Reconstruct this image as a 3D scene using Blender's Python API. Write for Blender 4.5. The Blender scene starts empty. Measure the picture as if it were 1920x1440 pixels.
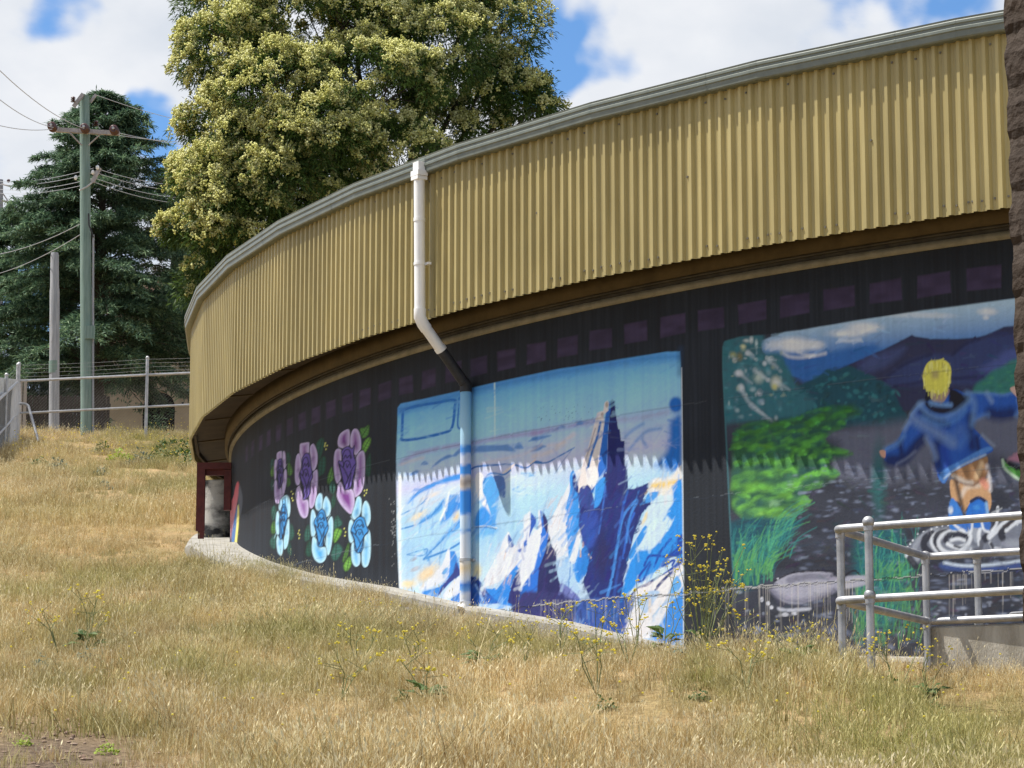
import bpy, math, random
import numpy as np
from mathutils import Vector, Matrix
random.seed(7); rng = np.random.default_rng(7)
R_ = math.radians
scene = bpy.context.scene
C = scene.collection

# ------------------------------------------------------------------ camera
FPX, PITCH = 4987.93, 0.16417            # focal length in photo pixels (1920 wide), upward tilt
cam_d = bpy.data.cameras.new('camera'); cam = bpy.data.objects.new('camera', cam_d); C.objects.link(cam)
cam_d.sensor_width = 36.0; cam_d.lens = 36.0 * FPX / 1920.0
cam_d.clip_start = 0.1; cam_d.clip_end = 5000
cam.location = (0, 0, 0); cam.rotation_euler = (math.pi/2 + PITCH, 0, 0)
scene.camera = cam

# ------------------------------------------------------------------ light
SUN_AZ, SUN_EL = R_(175.0), R_(64.7)      # direction TO the sun (math azimuth from +X)
sdir = Vector((math.cos(SUN_EL)*math.cos(SUN_AZ), math.cos(SUN_EL)*math.sin(SUN_AZ), math.sin(SUN_EL)))
sl = bpy.data.lights.new('sun', 'SUN'); sl.energy = 5.0; sl.angle = R_(0.53); sl.color = (1.0, 0.955, 0.87)
so = bpy.data.objects.new('sun', sl); C.objects.link(so)
so.rotation_euler = sdir.to_track_quat('Z', 'Y').to_euler()
scene.view_settings.view_transform = 'Standard'; scene.view_settings.look = 'None'
scene.view_settings.exposure = 0.76; scene.view_settings.gamma = 1.0; scene.view_settings.use_curve_mapping = False
scene.cycles.use_denoising = True
scene.cycles.use_adaptive_sampling = True; scene.cycles.adaptive_threshold = 0.02
scene.cycles.max_bounces = 6; scene.cycles.diffuse_bounces = 3; scene.cycles.glossy_bounces = 2; scene.cycles.transmission_bounces = 3; scene.cycles.transparent_max_bounces = 12

def raydir(x, y):
    X = (x-960)/FPX; Y = (y-720)/FPX; c, s = math.cos(PITCH), math.sin(PITCH)
    return np.array([X, c + Y*s, s - Y*c])
def at(x, y, Y):
    d = raydir(x, y); return Vector(d*(Y/d[1]))

world = bpy.data.worlds.new('World'); scene.world = world; world.use_nodes = True
nt = world.node_tree; nt.nodes.clear()
def N(t, typ, **kw):
    n = t.nodes.new(typ)
    for k, v in kw.items():
        if k == 'inp':
            for a, b in v.items(): n.inputs[a].default_value = b
        else: setattr(n, k, v)
    return n
wo = N(nt, 'ShaderNodeOutputWorld'); bg = N(nt, 'ShaderNodeBackground'); bg.inputs['Strength'].default_value = 0.1
sky = N(nt, 'ShaderNodeTexSky', sky_type='NISHITA', sun_disc=False)
sky.sun_elevation = SUN_EL; sky.sun_rotation = math.pi/2 - SUN_AZ
sky.air_density = 1.0; sky.dust_density = 0.6; sky.ozone_density = 2.5; sky.altitude = 50
tc = N(nt, 'ShaderNodeTexCoord')
nrm = N(nt, 'ShaderNodeVectorMath', operation='NORMALIZE'); nt.links.new(tc.outputs['Generated'], nrm.inputs[0])
mp = N(nt, 'ShaderNodeMapping'); mp.inputs['Scale'].default_value = (1, 1, 1.7); mp.inputs['Location'].default_value = (0.31, 0.0, 0.17)
nt.links.new(nrm.outputs[0], mp.inputs[0])
no = N(nt, 'ShaderNodeTexNoise'); no.inputs['Scale'].default_value = 7.5; no.inputs['Detail'].default_value = 9; no.inputs['Roughness'].default_value = 0.56; no.inputs['Distortion'].default_value = 0.25
nt.links.new(mp.outputs[0], no.inputs['Vector'])
val = no.outputs['Fac']
nw = N(nt, 'ShaderNodeTexNoise'); nw.inputs['Scale'].default_value = 22; nw.inputs['Detail'].default_value = 3; nt.links.new(nrm.outputs[0], nw.inputs['Vector'])
nws = N(nt, 'ShaderNodeVectorMath', operation='MULTIPLY_ADD'); nws.inputs[1].default_value = (.11, .11, .085); nt.links.new(nw.outputs['Color'], nws.inputs[0]); nt.links.new(nrm.outputs[0], nws.inputs[2])
def wmath(op, a, b, clamp=False):
    n = N(nt, 'ShaderNodeMath', operation=op, use_clamp=clamp)
    for i, v in enumerate((a, b)):
        if isinstance(v, (int, float)): n.inputs[i].default_value = v
        else: nt.links.new(v, n.inputs[i])
    return n.outputs[0]
# gaps of blue between the clouds (direction, angular radius, depth)
for px, py, rad, dep in ((1105, 95, .022, .42), (1010, 80, .016, .34), (345, 262, .016, .40), (305, 300, .013, .25), (115, 10, .020, .36), (1560, -12, .016, .26),
                         (1760, -8, .02, .30), (60, 260, .05, -.10), (250, 90, .05, -.16), (1330, 60, .05, -.2), (1090, 210, .03, -.25), (20, 480, .02, .2)):
    d = raydir(px, py); d = d/np.linalg.norm(d)
    vm = N(nt, 'ShaderNodeVectorMath', operation='DISTANCE'); vm.inputs[1].default_value = d + np.array((.055, .055, .0425))
    nt.links.new(nws.outputs[0], vm.inputs[0])
    mr = N(nt, 'ShaderNodeMapRange', interpolation_type='SMOOTHERSTEP'); mr.inputs['From Min'].default_value = 0; mr.inputs['From Max'].default_value = rad*1.9
    mr.inputs['To Min'].default_value = dep; mr.inputs['To Max'].default_value = 0
    nt.links.new(vm.outputs['Value'], mr.inputs['Value'])
    val = wmath('SUBTRACT', val, mr.outputs[0])
cr = N(nt, 'ShaderNodeMapRange', interpolation_type='SMOOTHSTEP'); cr.inputs['From Min'].default_value = 0.32; cr.inputs['From Max'].default_value = 0.58
nt.links.new(val, cr.inputs['Value'])
no2 = N(nt, 'ShaderNodeTexNoise'); no2.inputs['Scale'].default_value = 16; no2.inputs['Detail'].default_value = 6
nt.links.new(mp.outputs[0], no2.inputs['Vector'])
cc = N(nt, 'ShaderNodeValToRGB'); cc.color_ramp.elements[0].position = 0.32; cc.color_ramp.elements[0].color = (.76, .81, .89, 1); cc.color_ramp.elements[1].position = 0.62; cc.color_ramp.elements[1].color = (.94, .96, 1.0, 1)
nt.links.new(no2.outputs['Fac'], cc.inputs[0])
sc_ = N(nt, 'ShaderNodeVectorMath', operation='SCALE'); sc_.inputs['Scale'].default_value = 5.6
nt.links.new(cc.outputs[0], sc_.inputs[0])
sb = N(nt, 'ShaderNodeVectorMath', operation='MULTIPLY'); sb.inputs[1].default_value = (0.56, 0.78, 0.98)
nt.links.new(sky.outputs[0], sb.inputs[0])
mx = N(nt, 'ShaderNodeMix', data_type='RGBA')
nt.links.new(cr.outputs[0], mx.inputs['Factor']); nt.links.new(sb.outputs[0], mx.inputs['A']); nt.links.new(sc_.outputs[0], mx.inputs['B'])
nt.links.new(mx.outputs['Result'], bg.inputs['Color']); nt.links.new(bg.outputs[0], wo.inputs['Surface'])

# ------------------------------------------------------------------ helpers
def lin(c):
    c = np.asarray(c, float)/255.0
    return np.where(c <= .04045, c/12.92, ((c+.055)/1.055)**2.4)
def L4(c): return tuple(lin(c)) + (1.0,)

def mat(name, col, rough=.7, col2=None, nscale=6, bump=0.0, bscale=40, metal=0.0, stretch=(1,1,1), detail=6, transl=0.0, spec=.3, lo=.35, hi=.65):
    """col / col2 are linear base colours"""
    m = bpy.data.materials.new(name); m.use_nodes = True; t = m.node_tree; t.nodes.clear()
    out = N(t, 'ShaderNodeOutputMaterial'); b = N(t, 'ShaderNodeBsdfPrincipled')
    b.inputs['Roughness'].default_value = rough; b.inputs['Metallic'].default_value = metal
    b.inputs['Specular IOR Level'].default_value = spec
    tcn = N(t, 'ShaderNodeTexCoord'); mpn = N(t, 'ShaderNodeMapping'); mpn.inputs['Scale'].default_value = stretch
    geo = N(t, 'ShaderNodeNewGeometry'); t.links.new(geo.outputs['Position'], mpn.inputs[0])
    src = None
    if col2 is not None:
        nn = N(t, 'ShaderNodeTexNoise'); nn.inputs['Scale'].default_value = nscale; nn.inputs['Detail'].default_value = detail; nn.inputs['Roughness'].default_value = .62
        t.links.new(mpn.outputs[0], nn.inputs['Vector'])
        rp = N(t, 'ShaderNodeValToRGB'); rp.color_ramp.elements[0].position = lo; rp.color_ramp.elements[1].position = hi
        rp.color_ramp.elements[0].color = (*col, 1); rp.color_ramp.elements[1].color = (*col2, 1)
        t.links.new(nn.outputs['Fac'], rp.inputs[0]); t.links.new(rp.outputs[0], b.inputs['Base Color']); src = rp.outputs[0]
    else:
        b.inputs['Base Color'].default_value = (*col, 1)
    if bump:
        n2 = N(t, 'ShaderNodeTexNoise'); n2.inputs['Scale'].default_value = bscale; n2.inputs['Detail'].default_value = 5
        t.links.new(mpn.outputs[0], n2.inputs['Vector'])
        bn = N(t, 'ShaderNodeBump'); bn.inputs['Strength'].default_value = bump; bn.inputs['Distance'].default_value = .02
        t.links.new(n2.outputs['Fac'], bn.inputs['Height']); t.links.new(bn.outputs[0], b.inputs['Normal'])
    if transl:
        tr = N(t, 'ShaderNodeBsdfTranslucent')
        if src: t.links.new(src, tr.inputs['Color'])
        else: tr.inputs['Color'].default_value = (*col, 1)
        ms = N(t, 'ShaderNodeMixShader'); ms.inputs[0].default_value = transl
        t.links.new(b.outputs[0], ms.inputs[1]); t.links.new(tr.outputs[0], ms.inputs[2]); t.links.new(ms.outputs[0], out.inputs[0])
    else: t.links.new(b.outputs[0], out.inputs[0])
    return m

class MB:
    def __init__(s): s.v = []; s.f = []; s.m = []; s.cur = 0
    def add(s, vs, fs):
        o = len(s.v); s.v += [tuple(p) for p in vs]; s.f += [tuple(i+o for i in q) for q in fs]; s.m += [s.cur]*len(fs)
    def box(s, c, d, rot=None, taper=1.0):
        x, y, z = (k/2 for k in d); t = taper
        vs = [Vector(p) for p in ((-x,-y,-z),(x,-y,-z),(x,y,-z),(-x,y,-z),(-x*t,-y*t,z),(x*t,-y*t,z),(x*t,y*t,z),(-x*t,y*t,z))]
        if rot is not None: vs = [rot @ p for p in vs]
        s.add([p + Vector(c) for p in vs], [(0,3,2,1),(4,5,6,7),(0,1,5,4),(1,2,6,5),(2,3,7,6),(3,0,4,7)])
    def tube(s, pts, r, n=8, caps=True):
        pts = [Vector(p) for p in pts]; rs = r if isinstance(r, (list, tuple)) else [r]*len(pts)
        rings = []; up = None
        for i, p in enumerate(pts):
            d = (pts[min(i+1, len(pts)-1)] - pts[max(i-1, 0)])
            if d.length < 1e-9: d = Vector((0,0,1))
            d.normalize()
            if up is None:
                up = Vector((1,0,0)) if abs(d.x) < .8 else Vector((0,1,0))
            a = (up - d*up.dot(d)).normalized(); up = a; b = d.cross(a)
            rings.append([p + (a*math.cos(2*math.pi*k/n) + b*math.sin(2*math.pi*k/n))*rs[i] for k in range(n)])
        vs = [q for g in rings for q in g]; fs = []
        for i in range(len(pts)-1):
            for k in range(n):
                k2 = (k+1) % n; fs.append((i*n+k, i*n+k2, (i+1)*n+k2, (i+1)*n+k))
        if caps: fs += [tuple(range(n-1, -1, -1)), tuple((len(pts)-1)*n+k for k in range(n))]
        s.add(vs, fs)
    def ball(s, c, r, n=10, m=6, sc=(1,1,1)):
        c = Vector(c); vs = [c + Vector((0,0,-r*sc[2]))]; fs = []
        for j in range(1, m):
            t = math.pi*j/m
            for k in range(n):
                a = 2*math.pi*k/n
                vs.append(c + Vector((r*sc[0]*math.sin(t)*math.cos(a), r*sc[1]*math.sin(t)*math.sin(a), -r*sc[2]*math.cos(t))))
        vs.append(c + Vector((0,0,r*sc[2]))); last = len(vs)-1
        for k in range(n): fs.append((0, 1+(k+1)%n, 1+k))
        for j in range(m-2):
            for k in range(n): fs.append((1+j*n+k, 1+j*n+(k+1)%n, 1+(j+1)*n+(k+1)%n, 1+(j+1)*n+k))
        for k in range(n): fs.append((last, 1+(m-2)*n+k, 1+(m-2)*n+(k+1)%n))
        s.add(vs, fs)
    def mesh(s, name, smooth=False):
        me = bpy.data.meshes.new(name); me.from_pydata(s.v, [], s.f); me.update()
        if any(s.m): me.polygons.foreach_set('material_index', s.m)
        if smooth:
            me.polygons.foreach_set('use_smooth', [True]*len(me.polygons))
            try: me.set_sharp_from_angle(angle=R_(40))
            except Exception: pass
        return me

def npmesh(name, V, F, smooth=False):
    """V (n,3), F (m,k) fixed-size faces"""
    me = bpy.data.meshes.new(name); V = np.ascontiguousarray(V, np.float32); F = np.ascontiguousarray(F, np.int32); k = F.shape[1]
    me.vertices.add(len(V)); me.vertices.foreach_set('co', V.ravel())
    me.loops.add(F.size); me.loops.foreach_set('vertex_index', F.ravel())
    me.polygons.add(len(F)); me.polygons.foreach_set('loop_start', np.arange(0, F.size, k, dtype=np.int32)); me.polygons.foreach_set('loop_total', np.full(len(F), k, np.int32))
    if smooth: me.polygons.foreach_set('use_smooth', np.ones(len(F), bool))
    me.update(calc_edges=True); me.validate(); return me

def tag(o, label=None, cat=None, group=None, kind=None):
    if label: o['label'] = label
    if cat: o['category'] = cat
    if group: o['group'] = group
    if kind: o['kind'] = kind
    return o
def obj(name, me, mats, parent=None, local=False, **kw):
    o = bpy.data.objects.new(name, me); C.objects.link(o)
    if mats is not None:
        ms = mats if isinstance(mats, (list, tuple)) else [mats]
        if len(me.materials) == 0:
            for m in ms: me.materials.append(m)
    if parent is not None:
        o.parent = parent
        if not local: o.matrix_parent_inverse = parent.matrix_basis.inverted()
    return tag(o, **kw)
def empty(name, loc, rz=0, **kw):
    o = bpy.data.objects.new(name, None); C.objects.link(o); o.location = loc; o.rotation_euler = (0,0,rz); o.empty_display_size = .2
    return tag(o, **kw)
def copy_tree(o, parent=None):
    c = o.copy(); C.objects.link(c); c.parent = parent
    for ch in list(o.children): copy_tree(ch, c)
    return c

# ------------------------------------------------------------------ measures of the place (metres, eye at the origin)
S = 16.0
CX, CY = .77352*S, 1.90334*S
RF, RW, RG = S, .97078*S, 1.0046*S
ZT, ZB, ZW = .33741*S, .25369*S, .2474*S
Z1, Z2, Z3 = .19256*S, .14838*S, .10534*S
A0, DE = 3.28711 - 2*math.pi, .10036
def pol(a, r, z): return Vector((CX + r*math.cos(a), CY + r*math.sin(a), z))
def wallhit(x, y, R=RW):
    d = raydir(x, y); a = d[0]**2 + d[1]**2; b = -(d[0]*CX + d[1]*CY); c = CX*CX + CY*CY - R*R
    t = (-b - math.sqrt(max(b*b - a*c, 0)))/a; P = d*t
    return math.atan2(P[1]-CY, P[0]-CX), P[2]
def ground(x, y):
    x = np.asarray(x, float); y = np.asarray(y, float)
    yy = np.minimum(y, 60.0)
    z = -1.6 + .150*yy + .00039*yy*yy + np.maximum(y-60, 0)*.09
    rw_ = np.maximum(np.hypot(x-CX, y-CY)-RW, 0)
    z = z - .02 - .28*np.exp(-((y-19.3)/2.2)**2)*np.exp(-(rw_/1.6)**2) + .13*np.exp(-((y-15.0)/1.5)**2)*np.clip((x+1)/2.2, 0, 1)*np.clip((2.30-x)/.4, 0, 1) - .15*np.exp(-((y-15.6)/1.7)**2)*np.clip((x-2.0)/.35, 0, 1)
    z = z + .022*np.sin(x*1.3+.5)*np.cos(y*.9) + .014*np.sin(x*2.9+y*2.1)
    z = z - .06*np.exp(-((x+3.5)/1.4)**2 - ((y-26.6)/2.2)**2)
    return z
BASE_A = [-3.4, -2.942, -2.922, -2.804, -2.71, -2.605, -2.531, -2.444, -2.404, -2.369, -2.282, -2.233, -2.19, -1.6]
BASE_Z = [3.30, 2.87, 2.80, 2.46, 2.21, 1.97, 1.75, 1.53, 1.39, 1.28, 1.16, 1.12, 1.08, .9]
def base_z(a): return float(np.interp(a, BASE_A, BASE_Z))
# ------------------------------------------------------------------ the painted wall: a fine mesh whose vertices carry the paint
# columns (azimuth) are closer together where the wall is seen more obliquely; rows are heights
_cols = np.array([wallhit(x, 900)[0] for x in np.arange(434, 1990, 1.6)])
_pre = np.linspace(-3.25, _cols[0]-.002, 60); _post = np.linspace(_cols[-1]+.001, -2.0, 60)
ACOL = np.concatenate([_pre, _cols, _post]); NC = len(ACOL)
ZLO, ZHI = .95, ZW; NR = 410
ZROW = np.linspace(ZLO, ZHI, NR)
PX0 = 434.0; PXS = 1.6                    # photo pixels per column (for brush sizes)
IMG = np.empty((NR, NC, 3)); IMG[:] = lin((36, 41, 50))
GI, GJ = np.meshgrid(np.arange(NC), np.arange(NR))
def T(p):
    a, z = wallhit(*p); return np.array([np.interp(a, ACOL, np.arange(NC)), (z-ZLO)/(ZHI-ZLO)*(NR-1)])
def frame(x0, y0, s): return lambda pts: [(x0 + x/s, y0 + y/s) for x, y in pts]
PH = lambda pts: pts
F0 = frame(340, 760, 4.5); F1 = frame(490, 780, 4.8); F2 = frame(600, 780, 4.5); FL = frame(350, 800, 6.0)
B1 = frame(735, 720, 6.857); B2 = frame(735, 900, 6.0); B3 = frame(1000, 650, 5.334); B4 = frame(960, 900, 4.8)
C1 = frame(1340, 600, 6.4); C2 = frame(1340, 760, 5.76); C3 = frame(1600, 560, 6.194); C4 = frame(1640, 720, 5.539)
C5 = frame(1350, 980, 5.486); C6 = frame(1640, 940, 6.0)

def catmull(P, closed, n=5):
    P = np.asarray(P, float); m = len(P); out = []
    if m < 3: return P
    rngk = range(m) if closed else range(m-1)
    for i in rngk:
        g = (lambda k: P[k % m]) if closed else (lambda k: P[min(max(k, 0), m-1)])
        p0, p1, p2, p3 = g(i-1), g(i), g(i+1), g(i+2)
        for t in np.arange(n)/n:
            out.append(.5*((2*p1) + (p2-p0)*t + (2*p0-5*p1+4*p2-p3)*t*t + (3*p1-p0-3*p2+p3)*t**3))
    if not closed: out.append(P[-1])
    return np.array(out)
def _box(P, pad):
    i0 = int(max(0, P[:,0].min()-pad)); i1 = int(min(NC-1, P[:,0].max()+pad))+1
    j0 = int(max(0, P[:,1].min()-pad)); j1 = int(min(NR-1, P[:,1].max()+pad))+1
    return (slice(j0, j1), slice(i0, i1)) if i1 > i0 and j1 > j0 else None
def _segdist(X, Y, P, closed):
    d = np.full(X.shape, 1e9); ins = np.zeros(X.shape, bool); n = len(P); tt = np.zeros(X.shape)
    for k in range(n if closed else n-1):
        a = P[k]; b = P[(k+1) % n]; e = b-a; L = e@e + 1e-9
        t = np.clip(((X-a[0])*e[0] + (Y-a[1])*e[1])/L, 0, 1)
        q = np.hypot(X-a[0]-t*e[0], Y-a[1]-t*e[1]); w = q < d; tt = np.where(w, (k+t)/max(n-1, 1), tt); d = np.minimum(d, q)
        if closed:
            c = ((a[1] > Y) != (b[1] > Y)); 
            with np.errstate(divide='ignore', invalid='ignore'): xi = a[0] + (Y-a[1])*e[0]/(e[1] if abs(e[1]) > 1e-9 else 1e-9)
            ins ^= c & (X < xi)
    return d, ins, tt
MASK = None
def _blend(sl, al, col):
    global IMG
    if MASK is not None: al = al*MASK[sl]
    IMG[sl] = IMG[sl]*(1-al[..., None]) + col*al[..., None]
def poly(fr, pts, col, soft=1.2, alpha=1.0, smooth=True, rim=None, rimw=5.0, col2=None, g=None):
    P = np.array([T(p) for p in fr(pts)])
    if smooth: P = catmull(P, True, 4)
    s = max(soft/PXS, .55); sl = _box(P, s*2+1)
    if sl is None: return
    X = GI[sl].astype(float); Y = GJ[sl].astype(float)
    d, ins, _ = _segdist(X, Y, P, True); sd = np.where(ins, d, -d)
    al = np.clip(sd/(2*s)+.5, 0, 1); al = al*al*(3-2*al)*alpha
    c = np.broadcast_to(lin(col), X.shape+(3,))
    if rim is not None:
        k = np.clip(sd/(rimw/PXS), 0, 1)[..., None]; c = lin(rim)*(1-k) + c*k
    if col2 is not None:
        a, b = (T(p) for p in fr(g)); e = b-a; k = np.clip(((X-a[0])*e[0] + (Y-a[1])*e[1])/(e@e), 0, 1)[..., None]
        c = c*(1-k) + lin(col2)*k
    _blend(sl, al, c)
def stroke(fr, pts, w, col, soft=1.0, alpha=1.0, smooth=True, taper=0.0):
    P = np.array([T(p) for p in fr(pts)])
    if smooth and len(P) > 2: P = catmull(P, False, 4)
    s = max(soft/PXS, .5); h = w/PXS/2; sl = _box(P, h+s*2+1)
    if sl is None: return
    X = GI[sl].astype(float); Y = GJ[sl].astype(float); d, _, tt = _segdist(X, Y, P, False)
    hh = h*(1-taper*tt)
    al = np.clip((hh-d)/(2*s)+.5, 0, 1)*np.minimum(1, (2*h+.35)) ; al = al*alpha
    _blend(sl, al, lin(col))
def blob(fr, c, rx, ry, col, rot=0.0, soft=.6, alpha=1.0):
    """rx, ry in frame units; soft 0..1 is the share of the radius that fades"""
    n = 14; pts = []
    for k in range(n):
        t = 2*math.pi*k/n; x, y = rx*math.cos(t), ry*math.sin(t)
        pts.append((c[0] + x*math.cos(rot) - y*math.sin(rot), c[1] + x*math.sin(rot) + y*math.cos(rot)))
    P = np.array([T(p) for p in fr(pts)]); ctr = P.mean(0); sl = _box(P, 2)
    if sl is None: return
    X = GI[sl]-ctr[0]; Y = GJ[sl]-ctr[1]
    M = (P-ctr).T@(P-ctr)/n*2; Mi = np.linalg.inv(M + np.eye(2)*.05)
    r = np.sqrt(np.maximum(Mi[0,0]*X*X + 2*Mi[0,1]*X*Y + Mi[1,1]*Y*Y, 0))
    al = np.clip((1-r)/max(soft, .02), 0, 1); al = al*al*(3-2*al)*alpha
    _blend(sl, al, lin(col))
def vnoise(nx, ny, seed):
    r = np.random.default_rng(seed); gx = int(NC/nx)+3; gy = int(NR/ny)+3; g = r.random((gy, gx))
    x = np.arange(NC)/nx; y = np.arange(NR)/ny; xi = x.astype(int); yi = y.astype(int); fx = (x-xi); fy = (y-yi)
    fx = fx*fx*(3-2*fx); fy = fy*fy*(3-2*fy)
    a = g[yi][:, xi]*(1-fx) + g[yi][:, xi+1]*fx; b = g[yi+1][:, xi]*(1-fx) + g[yi+1][:, xi+1]*fx
    return a*(1-fy)[:, None] + b*fy[:, None]

# --- black ground: brush and board marks
m = (.75 + .5*vnoise(2.0, 90, 1))*(.8 + .4*vnoise(60, 25, 2)); IMG *= m[..., None]
# --- purple squares in a row below the ledge
zs0, zs1 = wallhit(1750, 557)[1], wallhit(1750, 511)[1]
az = wallhit(1750.5, 530)[0]; hw = abs(wallhit(1784, 530)[0]-wallhit(1717, 530)[0])/2; per = (wallhit(1850, 530)[0]-wallhit(1413, 530)[0])/5
for k in range(-27, 5):
    a = az + k*per; r = random.random
    P = [(a-hw, zs0), (a+hw, zs0), (a+hw, zs1), (a-hw, zs1)]
    Q = np.array([[np.interp(u, ACOL, np.arange(NC)) + (r()-.5)*1.5, (z-ZLO)/(ZHI-ZLO)*(NR-1) + (r()-.5)*2] for u, z in P])
    sl = _box(Q, 4); X = GI[sl].astype(float); Y = GJ[sl].astype(float); d, ins, _ = _segdist(X, Y, Q, True); sd = np.where(ins, d, -d)
    tex = (.7 + .6*vnoise(14, 5, 50+k)[sl])[..., None]
    _blend(sl, np.clip((sd-1.5)/2+.5, 0, 1)*.92, lin((66, 55, 84))*tex)
# --- coloured plume at the far left
poly(FL, [(495,1260),(490,900),(520,800),(545,690),(570,620),(590,660),(580,780),(550,950),(530,1100),(510,1250)], (205,95,105), col2=(200,140,150), g=[(540,700),(500,1200)])
poly(FL, [(590,660),(615,720),(628,800),(620,920),(600,1000),(585,930),(580,800)], (92,97,108))
poly(FL, [(500,1290),(520,1120),(550,960),(575,880),(575,1000),(550,1200),(530,1310)], (80,120,180))
poly(FL, [(540,1310),(560,1100),(575,880),(590,950),(582,1120),(570,1240),(560,1340)], (238,228,125))
# --- leaves
TE, GR, DG, BRI = (55,105,95), (95,150,70), (40,90,75), (120,180,75)
def leaf(fr, pts, col):
    poly(fr, pts, col, rim=tuple(int(c*.55) for c in col), rimw=4)
    P = np.array(pts, float); c = P.mean(0); far = P[np.argmax(((P-c)**2).sum(1))]; opp = 2*c-far
    stroke(fr, [tuple(far), tuple(c), tuple(opp)], 1.4, (22,34,32), alpha=.85)
    for t in (-.45, -.1, .25, .55):
        m_ = c + (far-c)*t; n_ = np.array([-(far-c)[1], (far-c)[0]])*.45
        stroke(fr, [tuple(m_+n_ + (far-c)*.12), tuple(m_), tuple(m_-n_ + (far-c)*.12)], .9, (24,40,36), alpha=.7)
for fr, pts, col in (
 (F1,[(85,400),(110,380),(122,420),(115,500),(90,540),(78,480)],TE),(F1,[(80,510),(100,450),(120,470),(115,530),(95,548)],BRI),(F1,[(80,620),(95,560),(115,590),(115,650),(95,680)],TE),
 (F1,[(225,340),(255,330),(270,370),(255,430),(230,450)],DG),(F1,[(235,440),(260,425),(285,500),(260,540),(235,520)],GR),(F1,[(230,560),(255,560),(265,610),(240,640),(228,620)],GR),
 (F1,[(490,260),(530,200),(560,195),(570,260),(540,370),(510,400)],DG),(F1,[(510,430),(550,360),(585,380),(575,500),(530,545),(510,540)],DG),
 (F1,[(88,840),(120,800),(138,840),(125,920),(95,940)],TE),(F1,[(85,1000),(110,940),(130,980),(125,1050),(95,1060)],GR),(F1,[(75,1120),(110,1065),(135,1080),(130,1180),(105,1200),(80,1170)],TE),
 (F1,[(255,980),(280,980),(300,1060),(275,1120),(250,1100)],TE),(F1,[(230,1180),(255,1130),(275,1200),(270,1255),(240,1240)],TE),
 (F0,[(1035,1080),(1070,1000),(1090,1050),(1085,1130),(1045,1150)],TE),(F0,[(1045,1240),(1070,1140),(1100,1170),(1100,1260),(1070,1280)],DG),
 (F0,[(1280,1000),(1310,925),(1345,960),(1362,1000),(1320,1040),(1282,1050)],TE),(F0,[(1282,1080),(1310,1035),(1358,1060),(1320,1140),(1285,1160)],BRI),(F0,[(1265,1230),(1310,1160),(1365,1210),(1330,1290),(1290,1315),(1262,1280)],TE),
 (F2,[(335,110),(375,95),(415,75),(415,140),(390,180),(350,185)],GR),(F2,[(355,250),(385,195),(425,180),(428,230),(380,315),(358,300)],BRI),(F2,[(385,400),(410,320),(430,330),(430,480),(400,515),(382,480)],DG),
 (F2,[(60,520),(95,430),(112,460),(115,540),(70,580)],GR),(F2,[(75,590),(110,540),(135,590),(120,660),(90,650)],TE),(F2,[(95,700),(125,640),(135,700),(125,760),(95,785)],DG),
 (F2,[(190,1200),(235,1075),(250,1090),(235,1180),(200,1240)],GR),(F2,[(195,1260),(250,1180),(270,1230),(250,1290),(215,1312)],BRI)):
    leaf(fr, pts, col)
for fr, pts in ((F1, [(270,680),(285,700),(275,740),(284,760),(340,1030),(345,1070),(340,1100),(332,1055),(572,262)]), (F2, [(45,230),(60,250),(50,280),(40,255),(375,630),(390,650),(375,670),(395,625),(205,950),(215,980),(210,1010)])):
    for p in pts: blob(fr, p, 9, 11, (205,205,110), soft=.7)
# --- six flowers
PUR = ((122,60,142), (206,192,232), (108,88,172)); BLU = ((84,172,232), (192,232,250), (64,150,222))
def flower(fr, petals, centre, pal, lines):
    for p in petals:
        poly(fr, p, pal[0], rim=pal[1], rimw=11, soft=1.0)
        c = np.mean(p, 0); cc_ = np.mean(centre, 0); v = cc_-c
        stroke(fr, [tuple(c+v*.55), tuple(c+v*.1)], 3.5, tuple(int(x*.72) for x in pal[0]), soft=4, alpha=.75)
        for o in (-.18, 0, .18):
            w = np.array([-v[1], v[0]])*o; stroke(fr, [tuple(c+v*.62+w), tuple(c+v*.28+w*1.5)], 1.0, pal[1], alpha=.7)
        P = np.array(p, float); Q = c + (P-c)*1.03
        stroke(fr, [tuple(q) for q in Q] + [tuple(Q[0])], 1.5, (24,22,34), alpha=.55)
    poly(fr, centre, pal[2], soft=1.0)
    for l in lines: stroke(fr, l, 1.8, (22,20,40))
def centre_lines(c):
    c = np.array(c, float); x0, y0 = c.min(0); x1, y1 = c.max(0); w = x1-x0; h = y1-y0
    g = lambda *a: [(x0+u*w, y0+v*h) for u, v in a]
    return [list(map(tuple, c)) + [tuple(c[0])], g((.2,.3),(.35,.12),(.6,.1),(.75,.28)), g((.3,.3),(.4,.22),(.5,.28),(.62,.22),(.7,.3)), g((.05,.42),(.3,.52),(.5,.68),(.55,.75)),
            g((.95,.42),(.75,.55),(.55,.75),(.35,.95)), g((.28,.48),(.4,.36),(.6,.36),(.7,.5)), g((.05,.42),(.15,.6),(.25,.8),(.35,.95)), g((.45,.42),(.5,.5),(.58,.43)), g((.72,.62),(.62,.85),(.5,.97)), g((.2,.3),(.3,.42),(.28,.48))]
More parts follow.
